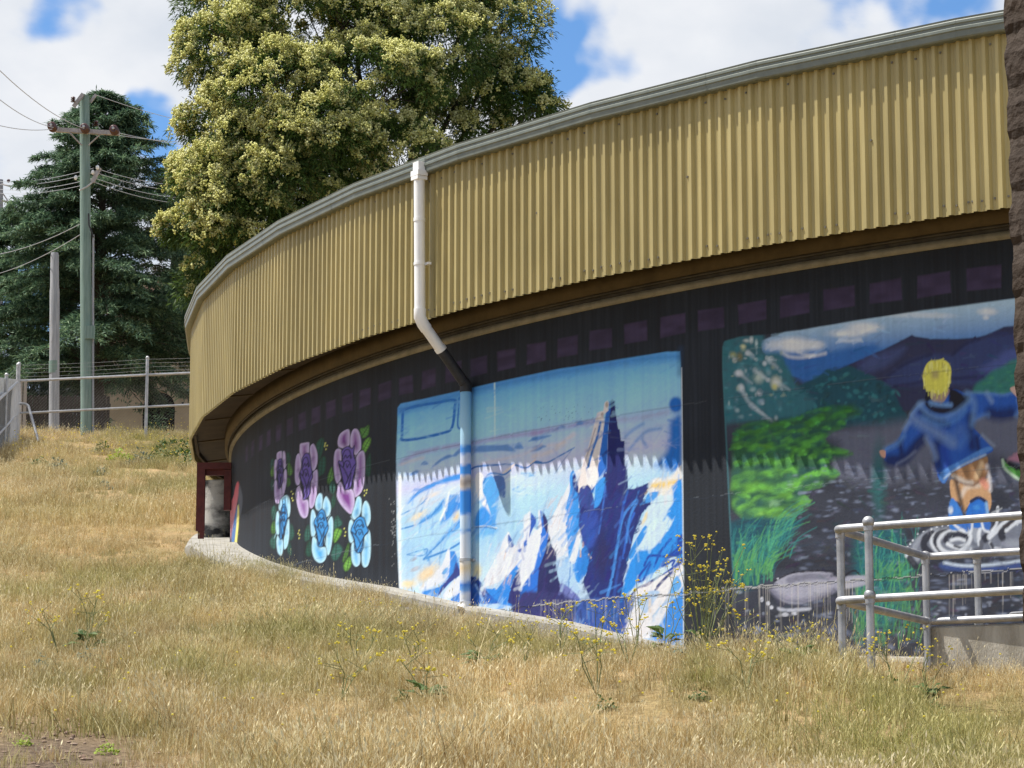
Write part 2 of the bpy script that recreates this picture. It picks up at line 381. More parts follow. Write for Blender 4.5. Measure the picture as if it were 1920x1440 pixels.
for fr, pal, petals, cen in (
 (F1, PUR, [[(138,345),(150,325),(178,315),(186,330),(186,420),(170,470),(150,460),(138,400)],[(192,330),(203,315),(216,340),(220,400),(218,460),(205,475),(192,420)],[(118,420),(125,392),(140,395),(148,440),(140,520),(128,575),(118,560),(114,480)],[(205,500),(215,478),(228,500),(228,580),(215,660),(200,715),(185,730),(185,640),(190,560)],[(118,600),(128,575),(150,600),(180,650),(185,720),(175,770),(150,790),(125,770),(116,700)]],
  [(150,400),(175,385),(190,410),(192,470),(198,520),(190,600),(165,650),(150,640),(145,560),(140,480)]),
 (F1, PUR, [[(345,280),(350,250),(380,242),(428,237),(432,270),(425,350),(400,400),(360,400),(345,340)],[(435,300),(445,265),(468,250),(492,290),(507,360),(500,440),(475,490),(450,480),(440,400)],[(305,420),(315,360),(335,337),(350,360),(360,440),(352,540),(345,610),(320,622),(303,580),(301,500)],[(460,520),(490,485),(507,500),(508,600),(500,700),(480,790),(455,830),(432,815),(430,740),(445,620)],[(312,700),(318,650),(345,632),(365,690),(385,745),(420,760),(427,830),(415,900),(385,920),(350,890),(322,800)]],
  [(368,380),(400,335),(435,350),(445,430),(462,545),(440,600),(440,690),(400,750),(375,740),(380,640),(340,540),(360,470)]),
 (F2, PUR, [[(150,200),(170,150),(220,115),(248,120),(253,180),(250,240),(220,270),(180,270),(152,250)],[(257,170),(275,120),(300,107),(325,125),(345,190),(347,270),(330,300),(300,330),(275,300),(255,250)],[(118,340),(130,290),(155,277),(180,290),(185,360),(180,450),(175,530),(145,570),(125,520),(116,420)],[(305,350),(340,300),(368,297),(380,350),(380,480),(365,600),(335,660),(295,685),(280,640),(285,560),(300,470)],[(145,620),(165,555),(195,580),(220,620),(270,620),(290,680),(290,760),(265,825),(225,805),(170,740),(143,680)]],
  [(180,300),(205,270),(240,255),(272,275),(290,250),(285,330),(305,400),(285,500),(260,600),(230,620),(200,610),(185,520),(155,385),(185,380)]),
 (F1, BLU, [[(160,790),(180,740),(225,710),(250,740),(262,820),(255,890),(238,915),(215,880),(180,860),(158,840)],[(128,960),(135,880),(150,855),(165,900),(170,980),(165,1050),(145,1070),(130,1030)],[(215,1000),(238,930),(252,950),(252,1080),(235,1170),(208,1200),(200,1150),(205,1070)],[(135,1130),(145,1075),(165,1100),(195,1120),(197,1190),(185,1250),(170,1255),(145,1220)]],
  [(180,830),(205,790),(228,850),(235,930),(215,1010),(195,1080),(170,1110),(165,1030),(163,930)]),
 (F0, BLU, [[(1128,840),(1140,780),(1165,742),(1190,760),(1190,850),(1170,890),(1140,880)],[(1190,850),(1205,790),(1225,768),(1255,820),(1262,880),(1245,930),(1215,940),(1195,900)],[(1088,960),(1098,890),(1115,880),(1135,930),(1140,1030),(1125,1100),(1100,1105),(1090,1050)],[(1235,990),(1265,938),(1282,980),(1278,1100),(1260,1220),(1240,1265),(1222,1230),(1220,1130)],[(1100,1180),(1110,1110),(1140,1130),(1180,1190),(1218,1200),(1225,1270),(1205,1315),(1165,1330),(1125,1300),(1103,1240)]],
  [(1140,940),(1175,880),(1205,890),(1225,960),(1240,1040),(1205,1120),(1190,1190),(1150,1180),(1145,1100),(1120,990)]),
 (F0, BLU, [[(1437,920),(1460,850),(1480,780),(1505,770),(1522,810),(1515,900),(1480,960),(1450,960)],[(1522,880),(1540,820),(1560,806),(1588,850),(1598,930),(1590,990),(1560,1030),(1530,1000)],[(1408,1050),(1418,980),(1440,968),(1465,1030),(1470,1110),(1440,1160),(1415,1140)],[(1530,1180),(1560,1050),(1580,1048),(1597,1100),(1598,1250),(1580,1340),(1550,1368),(1525,1340),(1520,1260)],[(1432,1240),(1440,1160),(1470,1170),(1500,1220),(1512,1280),(1505,1340),(1470,1362),(1440,1320)]],
  [(1465,970),(1500,940),(1540,950),(1560,1010),(1578,1070),(1540,1110),(1535,1200),(1505,1245),(1465,1220),(1460,1130),(1430,1060)])):
    flower(fr, petals, cen, pal, centre_lines(cen))
FLOWER_BOX = [(500,800),(700,790),(702,1085),(500,1060)]

# ------------------------------------------------ ice-peak panel
ICE = [(746,764),(751,757),(800,747),(863,733),(917,720),(1000,702),(1047,692),(1090,686),(1187,670),(1247,660),(1275,659),(1277,706),(1279,875),(1281,1100),(1281,1235),(750,1235),(749,1107),(744,1000),(743,860)]
def region(pts, soft=1.0):
    P = np.array([T(p) for p in pts]); d, ins, _ = _segdist(GI.astype(float), GJ.astype(float), P, True)
    return np.clip(np.where(ins, d, -d)/soft+.5, 0, 1)
ICEM = region(ICE, 1.6)
MASK = ICEM
zy = lambda y: wallhit(1000, y)[1]
st = [(690,(92,165,242)),(715,(112,190,248)),(760,(150,214,252)),(800,(166,218,252)),(845,(196,216,252)),(872,(206,210,246)),(890,(200,220,246)),(930,(176,216,246)),(1000,(166,210,246)),(1060,(194,222,244)),(1140,(186,212,238)),(1230,(170,200,235))]
zz = np.array([zy(y) for y, _ in st])[::-1]; cc3 = np.array([lin(c) for _, c in st])[::-1]
gradc = np.stack([np.interp(ZROW, zz, cc3[:, k]) for k in range(3)], 1)
full = (slice(0, NR), slice(0, NC))
_blend(full, np.ones((NR, NC)), np.broadcast_to(gradc[:, None, :], IMG.shape)*(.94+.12*vnoise(45, 18, 9))[..., None])
stroke(PH, [(750,770),(865,738),(1000,708),(1187,676),(1276,668)], 13, (62,135,215), soft=7, alpha=.75)
# sky marks
for pts, w in (([(140,335),(300,285),(550,245),(802,205),(806,300),(790,480),(760,580),(690,620),(450,680),(148,722),(130,650),(134,500),(140,335)], 5.2), ([(862,180),(855,330),(845,530),(872,575)], 3)):
    stroke(B1, pts, w, (42,118,206))
stroke(B1, [(1318,-20),(1322,300),(1320,690)], 2.6, (205,238,250), soft=1)
stroke(B1, [(130,1000),(300,905),(500,850),(850,785),(1060,760),(1300,705),(1600,660),(1920,610)], 7, (172,152,205), soft=4, alpha=.75)
stroke(B3, [(0,870),(200,825),(400,785),(640,745)], 8, (168,150,205), soft=4, alpha=.75); stroke(B3, [(840,735),(1100,700),(1340,655)], 9, (172,160,205), soft=5, alpha=.6)
for fr, p in ((B1,[(370,1040),(420,990),(465,1030)]),(B1,[(1570,830),(1630,750),(1690,830)]),(B1,[(1060,800),(1400,785),(1500,780),(1590,870),(1400,860),(1060,880)]),(B1,[(520,1060),(600,980),(720,910),(780,930),(640,990),(560,1050)]),
              (B1,[(780,920),(870,830),(880,880),(820,930)]),(B1,[(230,1170),(300,1100),(360,1120),(280,1170)]),(B1,[(1750,740),(1830,690),(1920,690),(1850,720)]),(B1,[(1770,870),(1860,800),(1930,800),(1900,850)]),
              (B3,[(0,905),(180,885),(100,920),(0,940)]),(B3,[(0,1000),(80,980),(130,1000),(0,1030)]),(B3,[(240,820),(285,785),(320,815)]),(B3,[(430,780),(470,735),(500,775)])):
    poly(fr, p, (88,142,212), soft=2.2, alpha=.85)
for fr, p, w in ((B1,[(130,1030),(260,985),(400,950)],5),(B1,[(1160,1020),(1450,960),(1700,900),(1920,780)],4),(B3,[(0,1100),(200,1040),(300,960),(400,880)],9),(B3,[(150,990),(320,970)],6)):
    stroke(fr, p, w, (226,214,214), soft=3, alpha=.7)
stroke(B1, [(1020,1095),(1100,1060),(1350,1040),(1560,1035),(1720,1080),(1830,1000),(1920,1010)], 3.2, (58,120,196)); stroke(B3, [(0,1160),(130,1160),(250,1100),(410,1010)], 2.6, (66,128,200))
stroke(B3, [(380,1040),(300,1140),(215,1270)], 1.3, (80,120,180), alpha=.7)
poly(B1, [(1420,1140),(1560,1030),(1575,1045),(1480,1130)], (238,225,220)); poly(B1, [(1740,1060),(1830,970),(1845,985)], (238,222,215))
for p in ([(920,900),(1000,830),(1100,770)], [(960,1030),(1060,910),(1150,840),(1280,815)], [(1090,920),(1130,1000)]): stroke(B3, p, 5, (98,150,218), soft=3, alpha=.7)
blob(B3, (1425,580), 90, 105, (32,112,206), soft=.5); poly(B3, [(1370,760),(1480,700),(1488,1200),(1400,1250),(1300,1210),(1220,1190),(1330,1050),(1360,900)], (36,118,210), soft=9)
for _ in range(60): blob(B3, (random.uniform(40,600), random.uniform(580,740)), 4, 6, (70,95,130), soft=.4, alpha=.6)
# swooshes at the left
for p, c, s in (([(180,270),(240,180),(370,80),(500,20),(640,-40),(775,-70),(775,-10),(560,40),(400,110),(300,160)], (58,145,232), 3),
                ([(300,470),(470,340),(570,220),(605,200),(600,260),(560,330),(480,400),(380,460)], (92,168,238), 3),
                ([(640,175),(775,180),(775,300),(700,380),(620,450),(480,480),(430,560),(500,470),(580,400),(620,260)], (62,146,230), 3),
                ([(360,880),(540,670),(680,510),(775,430),(775,520),(680,600),(560,680),(420,800)], (96,168,238), 3)):
    poly(B2, p, c, soft=s)
for c, rx, ry, col, rot in (((300,400),180,55,(246,222,178),-.5),((720,410),60,100,(240,208,150),.4),((400,1050),220,110,(248,208,140),-.6),((960,1020),75,140,(222,208,150),0),((180,1170),150,70,(250,222,165),0),((430,180),200,40,(240,226,214),-.4)):
    blob(B2, c, rx, ry, col, rot=rot, soft=.9, alpha=.85)
for p, w in (([(110,550),(300,490),(480,370),(590,220)],3),([(360,890),(560,680),(760,470)],3),([(360,890),(640,780),(775,700)],4),([(170,840),(390,775),(350,850),(170,840)],2),([(100,390),(300,290),(400,200)],2),([(260,170),(330,100),(480,30)],2)): stroke(B2, p, w, (66,140,214))
stroke(B2, [(640,140),(620,240),(590,340),(540,450)], 4, (240,246,252)); stroke(B2, [(90,-40),(85,400),(85,700),(90,1200)], 6, (246,248,252), soft=2, alpha=.8)
blob(B2, (240,890), 60, 30, (165,165,178), rot=-.5, alpha=.8); blob(B2, (260,1000), 80, 35, (180,180,190), rot=-.4, alpha=.8)
for _ in range(26):
    x, y = random.uniform(100,760), random.uniform(0,1100); L = random.uniform(60,200)
    stroke(B2, [(x,y),(x+L,y-L*.55)], random.uniform(1,3.5), random.choice(((235,240,248),(150,195,240),(200,205,220))), soft=1.5, alpha=.45)
# cone right of the pipe
poly(B2, [(945,-60),(1020,-60),(1060,200),(1140,420),(1000,250),(945,120)], (244,242,248)); poly(B2, [(1030,-20),(1150,0),(1200,180),(1180,380),(1150,480),(1100,350),(1050,180)], (88,170,242))
poly(B2, [(1150,-20),(1260,0),(1260,140),(1220,180),(1180,60)], (70,118,190)); poly(B1, [(1300,1190),(1440,1200),(1455,1440),(1400,1440),(1340,1290)], (92,128,196)); poly(B1, [(1170,1240),(1250,1160),(1300,1200),(1340,1300),(1380,1440),(1190,1440)], (86,168,238))
stroke(B1, [(1175,1270),(1240,1160),(1340,1150),(1440,1165),(1520,1110)], 3, (62,132,210))
for _ in range(14):
    x, y = random.uniform(1450,1800), random.uniform(1110,1400); stroke(B1, [(x,y),(x+random.uniform(60,160),y-random.uniform(-60,60))], random.uniform(1,4), random.choice(((86,168,238),(226,240,252),(120,190,244))), soft=1.5, alpha=.6)
poly(B2, [(945,380),(1040,300),(1140,440),(1160,520),(945,540)], (58,150,236), soft=4); poly(B2, [(950,550),(1180,545),(1150,610),(1000,640),(950,700)], (112,182,242), soft=5)
stroke(B2, [(950,528),(1060,518),(1180,542)], 1.6, (240,246,250)); stroke(B2, [(950,538),(1060,530),(1170,550)], 1.6, (40,80,130)); stroke(B2, [(1180,500),(1480,462)], 1, (110,150,190), alpha=.7)
# rocks
W_, BL, NV, DP = (226,231,242), (48,138,230), (36,50,122), (40,42,98)
poly(B2, [(300,1210),(450,1090),(560,960),(630,770),(650,800),(690,840),(740,900),(640,1080),(500,1190),(330,1240)], W_, smooth=False)
poly(B2, [(650,800),(705,800),(745,900),(775,1060),(660,1150),(480,1330),(330,1320),(330,1260),(540,1200),(640,1060),(655,900)], (60,140,226), smooth=False)
poly(B2, [(720,900),(775,1060),(640,1160),(500,1330),(560,1200),(690,1040)], (52,64,140), smooth=False); poly(B2, [(560,1050),(600,990),(640,1000),(590,1060)], (110,170,230))
poly(B2, [(575,1290),(700,1120),(775,1080),(860,1050),(870,1200),(790,1260),(590,1350)], W_, smooth=False); poly(B2, [(660,1340),(780,1250),(870,1240),(870,1400),(660,1400)], (60,128,214), smooth=False)
poly(B2, [(860,1090),(940,1090),(1010,1160),(1060,1230),(1230,1300),(1260,1390),(870,1400)], (42,100,192), smooth=False)
for p in ([(900,1100),(980,1200),(1060,1350)], [(960,1120),(1040,1240),(1200,1330)]): stroke(B2, p, 5, NV, alpha=.8)
stroke(B2, [(940,1180),(1000,1300),(1030,1380)], 4, (150,190,240))
poly(B2, [(1030,1130),(1110,980),(1200,800),(1240,690),(1310,570),(1330,620),(1365,720),(1400,740),(1480,640),(1480,400),(1550,350),(1570,400),(1570,520),(1620,560),(1690,560),(1690,900),(1450,1150),(1420,1000),(1330,1050),(1200,1150),(1060,1200)], W_, smooth=False)
poly(B2, [(1310,610),(1370,720),(1350,760),(1310,740)], (52,96,176)); poly(B2, [(1560,370),(1622,460),(1580,560),(1540,650),(1560,500)], (44,92,190)); poly(B2, [(1410,790),(1460,770),(1440,815)], (60,100,190)); poly(B2, [(1480,690),(1520,680),(1490,760)], (60,110,200))
poly(B2, [(1040,1220),(1180,1230),(1280,1100),(1400,960),(1440,1000),(1450,1160),(1450,1440),(1230,1400),(1100,1290)], BL, smooth=False); poly(B2, [(1350,1130),(1430,1000),(1455,1180),(1450,1440),(1300,1380)], NV, smooth=False)
for _ in range(46):
    x, y = random.uniform(1100,1600), random.uniform(600,1120)
    stroke(B2, [(x,y),(x-random.uniform(20,60),y+random.uniform(60,140))], random.uniform(.8,2.2), random.choice(((222,178,150),(190,205,230),(205,190,190),(232,220,215))), alpha=.55)
poly(B4, [(65,830),(120,640),(240,460),(235,270),(260,265),(275,420),(330,480),(370,500),(250,600),(210,740),(150,880),(85,960)], W_, smooth=False)
poly(B4, [(250,265),(290,300),(320,380),(325,480),(370,560),(380,760),(230,1000),(150,1140),(80,1140),(80,980),(200,800),(250,600),(270,440)], (44,116,218), smooth=False)
poly(B4, [(330,490),(365,550),(400,690),(440,900),(445,1060),(220,1080),(240,800),(300,640)], DP, smooth=False); poly(B4, [(275,290),(320,370),(320,480),(290,420)], (40,46,104))
poly(B4, [(320,420),(380,290),(430,200),(500,60),(560,-80),(620,-100),(600,100),(620,280),(560,600),(510,800),(440,920),(390,640),(360,600)], W_, smooth=False)
poly(B4, [(520,-40),(560,-80),(600,80),(600,250),(560,330),(500,300),(480,250),(520,100)], (60,150,236)); poly(B4, [(545,40),(560,-60),(605,90),(580,110)], NV)
poly(B4, [(500,330),(600,250),(625,300),(605,500),(615,900),(560,880),(520,760),(500,560)], (58,150,236)); poly(B4, [(400,720),(520,700),(570,880),(610,1010),(520,1000),(440,960)], (176,210,246)); poly(B4, [(520,720),(560,580),(600,450),(630,440),(630,480),(570,740)], W_)
stroke(B4, [(525,740),(520,860),(505,980)], 2, (80,130,200)); poly(B4, [(440,930),(540,990),(610,1080),(460,1080)], (112,122,190))
for _ in range(30):
    x, y = random.uniform(330,560), random.uniform(120,650)
    stroke(B4, [(x,y),(x-random.uniform(20,50),y+random.uniform(60,120))], random.uniform(.8,2.5), random.choice(((215,180,160),(170,200,238),(225,215,220))), alpha=.5)
# tall spire
poly(B4, [(590,100),(660,40),(720,100),(740,200),(830,-60),(1040,-40),(1040,80),(1100,80),(1240,20),(1250,60),(1180,170),(1250,180),(1250,220),(1170,300),(1100,480),(1050,700),(990,1060),(860,1080),(700,1070),(640,920),(690,700),(640,560),(600,400),(610,280)], NV, smooth=False)
poly(B3, [(770,545),(790,522),(815,545),(820,640),(835,735),(848,820),(865,830),(875,940),(912,945),(915,1190),(930,1200),(950,1460),(720,1460),(740,1100),(745,900),(760,700)], (36,42,112), smooth=False, soft=.8)
poly(B3, [(740,560),(770,540),(772,640),(760,720),(748,820),(742,1000),(735,1250),(640,1320),(600,1460),(540,1460),(640,1200),(690,900),(720,700)], (42,112,208), smooth=False)
poly(B3, [(712,560),(740,538),(756,560),(750,640),(700,680),(710,760),(690,900),(650,1150),(640,1300),(560,1460),(450,1460),(460,1320),(500,1130),(540,1040),(580,880),(640,660),(700,640)], (236,228,226), smooth=False)
stroke(B3, [(670,760),(640,900),(580,1080),(540,1240)], 4.5, (62,124,204)); stroke(B3, [(620,820),(560,1020),(500,1200)], 1.6, (165,150,160)); blob(B3, (735,580), 20, 40, (190,175,160), soft=.6); blob(B3, (690,680), 22, 30, (150,130,120), alpha=.7); poly(B3, [(530,1240),(620,1200),(650,1320),(560,1440)], (250,248,250))
poly(B3, [(500,1440),(540,1380),(580,1440)], NV)
poly(B4, [(600,100),(660,50),(720,130),(740,260),(620,230)], (56,72,150)); poly(B4, [(760,30),(840,-20),(800,200),(740,250),(745,140)], (58,150,236)); poly(B4, [(620,320),(760,280),(770,500),(700,620),(640,560)], (48,78,170), soft=5)
blob(B4, (820,680), 110, 360, DP, soft=.8)
for p, w, c in (([(1120,180),(1000,330),(940,640),(900,880),(860,1040)],5,(70,142,226)),([(1100,300),(1040,450),(1000,700)],4,(50,100,200)),([(1040,100),(1000,250),(960,480)],4,(50,110,205)),([(840,60),(810,300),(780,480)],3,(60,112,205)),([(1130,190),(1060,340),(1030,560)],4,(64,130,215)),([(980,700),(940,900),(920,1040)],5,(45,80,165)),([(700,100),(690,330)],4,(50,70,140))): stroke(B4, p, w, c)
poly(B4, [(580,780),(640,600),(680,620),(690,740),(660,840),(610,900)], (44,132,222)); stroke(B4, [(640,560),(640,600)], 2.5, (220,180,150)); stroke(B4, [(690,670),(710,700)], 2.5, (215,190,170)); stroke(B4, [(615,630),(618,690)], 2.5, (200,170,150))
# right slope
poly(B4, [(1240,80),(1400,20),(1530,-40),(1540,500),(1545,740),(1460,800),(1330,860),(1240,950),(1140,980),(1060,1060),(985,1060),(1000,900),(1060,700),(1100,560),(1140,420),(1200,280),(1250,220)], (206,230,250), smooth=False)
poly(B3, [(1180,1330),(1290,1310),(1390,1280),(1460,1200),(1490,1220),(1495,1460),(1180,1460)], (232,232,232), soft=3); poly(B4, [(1250,40),(1400,10),(1540,-10),(1440,50),(1300,75)], (240,208,130), soft=4)
poly(B4, [(1450,60),(1540,40),(1540,720),(1440,680),(1300,820),(1200,870),(1100,960),(990,1060),(1010,900),(1080,720),(1140,640),(1260,620),(1380,480),(1440,380),(1390,300),(1450,200)], (44,146,236), soft=2.5)
poly(B4, [(1060,640),(1180,430),(1215,420),(1210,470),(1130,620),(1070,720)], (58,150,236)); poly(B4, [(1230,120),(1330,110),(1260,190),(1200,200)], (72,156,236)); blob(B4, (1200,340), 25, 110, (238,214,150), rot=.4, soft=.9, alpha=.8)
for p, w in (([(1245,760),(1180,900),(1130,890),(1240,740)],4),([(1190,770),(1230,690),(1300,680),(1420,690),(1530,655)],4),([(1240,930),(1350,870),(1460,790),(1535,720)],7),([(1530,590),(1440,660),(1420,680),(1530,640)],4),([(1350,775),(1460,720),(1440,770)],4),([(1280,780),(1340,640),(1430,530)],4),([(1500,540),(1535,500)],6),([(1480,570),(1530,560),(1490,590)],4)): stroke(B4, p, w, (28,74,172))
for x, y in ((1150,380),(1130,450),(1050,620),(1110,460)): stroke(B4, [(x-20,y+15),(x,y-12),(x+14,y+6),(x-5,y+22)], 1.6, NV)
stroke(B4, [(1060,1060),(1140,980),(1240,930),(1330,870)], 6, NV)
# low right rock and dark base
poly(B4, [(520,1080),(800,1060),(1110,1040),(1080,1180),(1010,1400),(650,1400),(560,1240)], (52,88,168), soft=4, smooth=False); poly(B4, [(-10,1000),(440,1010),(560,1090),(560,1400),(0,1400)], (52,54,112), soft=4, smooth=False)
for _ in range(26):
    x, y = random.uniform(560,1050), random.uniform(1080,1250); stroke(B4, [(x,y),(x+random.uniform(-12,12),y+random.uniform(40,140))], random.uniform(1,4), random.choice(((40,70,150),(80,130,205),(36,44,96))), soft=1.2, alpha=.6)
poly(B4, [(1015,1330),(1090,1150),(1130,980),(1230,950),(1330,870),(1460,800),(1545,740),(1545,960),(1420,1040),(1350,1120),(1270,1210),(1250,1420),(1000,1450)], (240,238,242), smooth=False)
poly(B4, [(1290,1000),(1300,950),(1420,830),(1450,830),(1380,900)], NV); poly(B4, [(1120,1080),(1240,1000),(1330,1010),(1260,1120),(1200,1200)], (160,200,244), alpha=.8)
poly(B4, [(1350,1130),(1480,1060),(1545,980),(1545,1420),(1270,1420),(1380,1230)], (62,146,236), soft=2); poly(B4, [(1430,970),(1480,860),(1525,960),(1400,1050)], (96,170,240)); poly(B4, [(1260,1290),(1330,1160),(1420,1100),(1350,1250),(1300,1330)], (236,238,246)); stroke(B4, [(1240,1080),(1240,1180)], 5, (225,210,195), soft=2)
MASK = None
stroke(PH, [(1278,690),(1280,900),(1281.5,1100),(1281.5,1230)], 1.6, (225,235,245)); stroke(PH, [(1276,655),(1274,700)], 8, (40,70,110), soft=6, alpha=.5)

# ------------------------------------------------ panel of the child splashing in a puddle
BOYP = [(1355.6,645),(1358,640),(1388,631),(1430,628),(1501,619),(1565,608),(1600,602),(1729,582.6),(1790,575),(1900,560),(2020,543),(2020,1240),(1376,1240),(1375.5,1097),(1369.5,1003),(1362,847),(1355,694)]
BOYM = region(BOYP, 1.6); MASK = BOYM
_blend(full, np.ones((NR, NC)), lin((56,60,74))*(.7+.6*vnoise(50, 10, 21))[..., None])
def up(c, k=1.28): return tuple(min(250, int(v*k)) for v in c)
SK = [(1425,640),(1501,610),(1565,600),(1600,590),(1729,570),(2020,530),(2020,625),(1893,617),(1860,632),(1760,640),(1710,632),(1690,645),(1650,670),(1610,695),(1530,715),(1460,700),(1430,660)]
poly(PH, SK, (178,208,232), col2=(58,118,196), g=[(1650,592),(1650,662)], soft=2, smooth=False)
poly(C1, [(780,420),(1300,400),(1900,280),(1920,450),(1600,600),(1300,660),(1100,760),(850,560)], (54,108,182), soft=8)
for fr, c, rx, ry, a in ((C1,(950,290),330,130,1),(C3,(120,330),300,90,.9),(C3,(700,190),500,50,.5),(C1,(950,310),260,110,.95),(C1,(1200,300),180,95,.9),(C1,(1600,160),330,80,.9),(C1,(700,300),150,90,.6),(C3,(1560,150),170,70,.85),(C3,(1540,220),60,40,.7),(C3,(150,350),260,70,.7),(C3,(1000,200),300,50,.4)):
    blob(fr, c, rx, ry, (232,235,240), soft=.85, alpha=a)
for p in ([(820,400),(900,440),(1050,450),(1200,420)], [(1000,380),(1150,430),(1330,400)], [(1500,240),(1620,250),(1750,235)]): stroke(C1, p, 4, (240,242,245), soft=3, alpha=.7)
poly(C3, [(-200,830),(100,700),(350,590),(550,490),(680,420),(720,440),(900,465),(1200,470),(1450,450),(1600,400),(1750,325),(1880,315),(2700,330),(2700,1300),(0,1300),(-200,950)], up((42,44,68)), soft=2, smooth=False)
poly(C3, [(350,950),(520,800),(700,700),(950,640),(1150,650),(1300,520),(1450,470),(1880,400),(2700,400),(2700,900),(1500,1000),(900,1000),(500,1020)], up((46,54,90)), soft=6); poly(C3, [(1500,860),(1650,700),(1880,560),(2700,500),(2700,900)], up((62,72,120)), soft=8)
poly(C3, [(100,720),(350,620),(600,560),(500,700),(300,820),(100,840)], up((60,70,110)), soft=9, alpha=.7)
for p in ([(480,1020),(700,985),(900,950),(1500,905)], [(350,940),(600,760),(900,650)], [(1150,650),(1300,530),(1460,470)]): stroke(C3, p, 4, (36,36,70), soft=3, alpha=.7)
# tree mass and mottled leaves
poly(PH, [(1480,735),(1535,705),(1550,692),(1570,694),(1590,686),(1610,693),(1625,700),(1650,712),(1668,724),(1680,742),(1690,765),(1702,782),(1690,805),(1640,800),(1560,800),(1500,800),(1450,780)], up((28,64,76)), soft=3)
for _ in range(150):
    t = random.random(); x = random.uniform(1490,1690); y = random.uniform(700,795)
    if y < 700 + abs(x-1590)*.35: continue
    blob(PH, (x,y), random.uniform(4,11), random.uniform(3,8), random.choice((up((30,62,72)),up((48,105,110)),up((40,92,100)),up((26,50,58)))), rot=random.random()*3, soft=.8, alpha=.65)
poly(C3, [(1410,1110),(1420,1000),(1520,930),(1600,850),(1750,780),(1900,700),(2700,600),(2700,1200),(1700,1130)], up((46,98,92)), soft=5)
for _ in range(40): blob(C3, (random.uniform(1480,2200), random.uniform(850,1090)), 50, 28, random.choice((up((60,120,90)),up((36,80,80)))), soft=.9, alpha=.5)
poly(C1, [(95,260),(310,180),(580,175),(570,380),(780,400),(880,560),(1000,800),(1200,1000),(1000,1150),(600,1200),(250,1230),(100,1150)], up((44,88,98)), soft=7)
for _ in range(110):
    x, y = random.uniform(110,850), random.uniform(210,1120)
    if x > 560 and y < 400: continue
    blob(C1, (x,y), random.uniform(25,75), random.uniform(25,75), random.choice((up((40,92,98)),up((78,125,135)),up((48,100,112)),up((60,85,95)),up((46,72,84)))), soft=.95, alpha=.55)
for c, rx, ry, col in (((440,240),25,48,(215,222,225)),((500,290),20,60,(195,215,218)),((340,320),36,32,(215,215,170)),((290,640),52,42,(225,225,232)),((530,690),62,75,(190,205,195)),((735,750),62,80,(228,226,205)),((680,460),28,28,(205,220,222)),((600,520),28,32,(205,215,225)),((315,815),40,48,(225,230,235)),((540,870),32,42,(220,222,230)),((400,400),36,30,(220,222,225)),((300,440),40,60,(130,120,80)),((220,420),40,40,(170,170,110)),((720,800),36,40,(205,205,130)),((380,250),40,26,(200,210,210)),((240,480),26,32,(200,205,215)),((640,720),30,30,(180,190,205)),((560,980),40,40,(150,170,190))):
    blob(C1, c, rx*1.6, ry*1.5, col, soft=1.0, alpha=.95)
for p in ([(290,620),(360,690),(450,760)], [(310,800),(420,1000),(600,1150),(780,1280)], [(650,480),(730,550),(800,620)], [(395,385),(450,430),(500,480)], [(480,600),(560,660),(640,720)], [(730,730),(820,790),(900,840)], [(440,1020),(600,1140)]): stroke(C1, p, 7, (205,215,225), soft=3, alpha=.55, taper=.8)
# road
poly(PH, [(1545,812),(1650,797),(1720,786),(2020,770),(2020,890),(1640,905),(1560,885),(1575,835)], up((82,85,100)), soft=14)
# bright foliage
BUSH = [(1374,835),(1380,808),(1404,795),(1460,790),(1497,783),(1530,771),(1565,763),(1600,761),(1615,770),(1600,780),(1584,785),(1582,798),(1557,808),(1541,822),(1553,838),(1575,845),(1596,851),(1580,857),(1553,862),(1551,874),(1571,888),(1556,902),(1535,910),(1512,916),(1500,925),(1516,941),(1488,962),(1458,972),(1434,975),(1424,990),(1409,994),(1398,972),(1376,955),(1372,930),(1373,880)]
keepM = MASK; MASK = BOYM*region(BUSH, 7.0)
_blend(full, np.ones((NR, NC)), np.broadcast_to(lin((50,98,66)), IMG.shape))
puffs = []
for _ in range(330): puffs.append((random.uniform(1372,1615), random.uniform(762,994)))
puffs.sort(key=lambda q: q[1] + random.uniform(-14,14))
for x, y in puffs:
    t = min(1, max(0, (y-770)/200)); r = random.uniform(10,21)*(.8+.35*t); k = random.uniform(.82,1.12)
    base = tuple(min(250, int(v*k)) for v in (62+72*t, 132+78*t, 58+22*t)); hi = tuple(min(250, int(v*1.24)) for v in base); dk = (40, 84, 70) if random.random() < .6 else (44, 92, 92)
    blob(PH, (x-r*.35, y-r*.65), r*1.35, r*.75, dk, rot=-.3, soft=.9, alpha=.62)
    blob(PH, (x, y), r*1.25, r*.62, base, rot=-.3, soft=.7, alpha=.85)
    blob(PH, (x+r*.55, y+r*.16), r*.55, r*.36, hi, rot=-.3, soft=.8, alpha=.75)
MASK = keepM
blob(C2, (640,1060), 90, 60, (150,200,150), soft=.8, alpha=.6)
for _ in range(46):
    x, y = random.uniform(1365,1470), random.uniform(640,785); blob(PH, (x,y), random.uniform(3,9), random.uniform(3,9), random.choice(((196,212,218),(150,180,190),(176,186,160),(120,150,170))), soft=1.0, alpha=.5)
for c, rx, ry in (((1715,905),60,45),((1770,900),40,60),((1850,870),70,40),((1560,905),50,22),((1690,850),30,30)): blob(PH, c, rx, ry, (34,36,46), soft=1.0, alpha=.55)
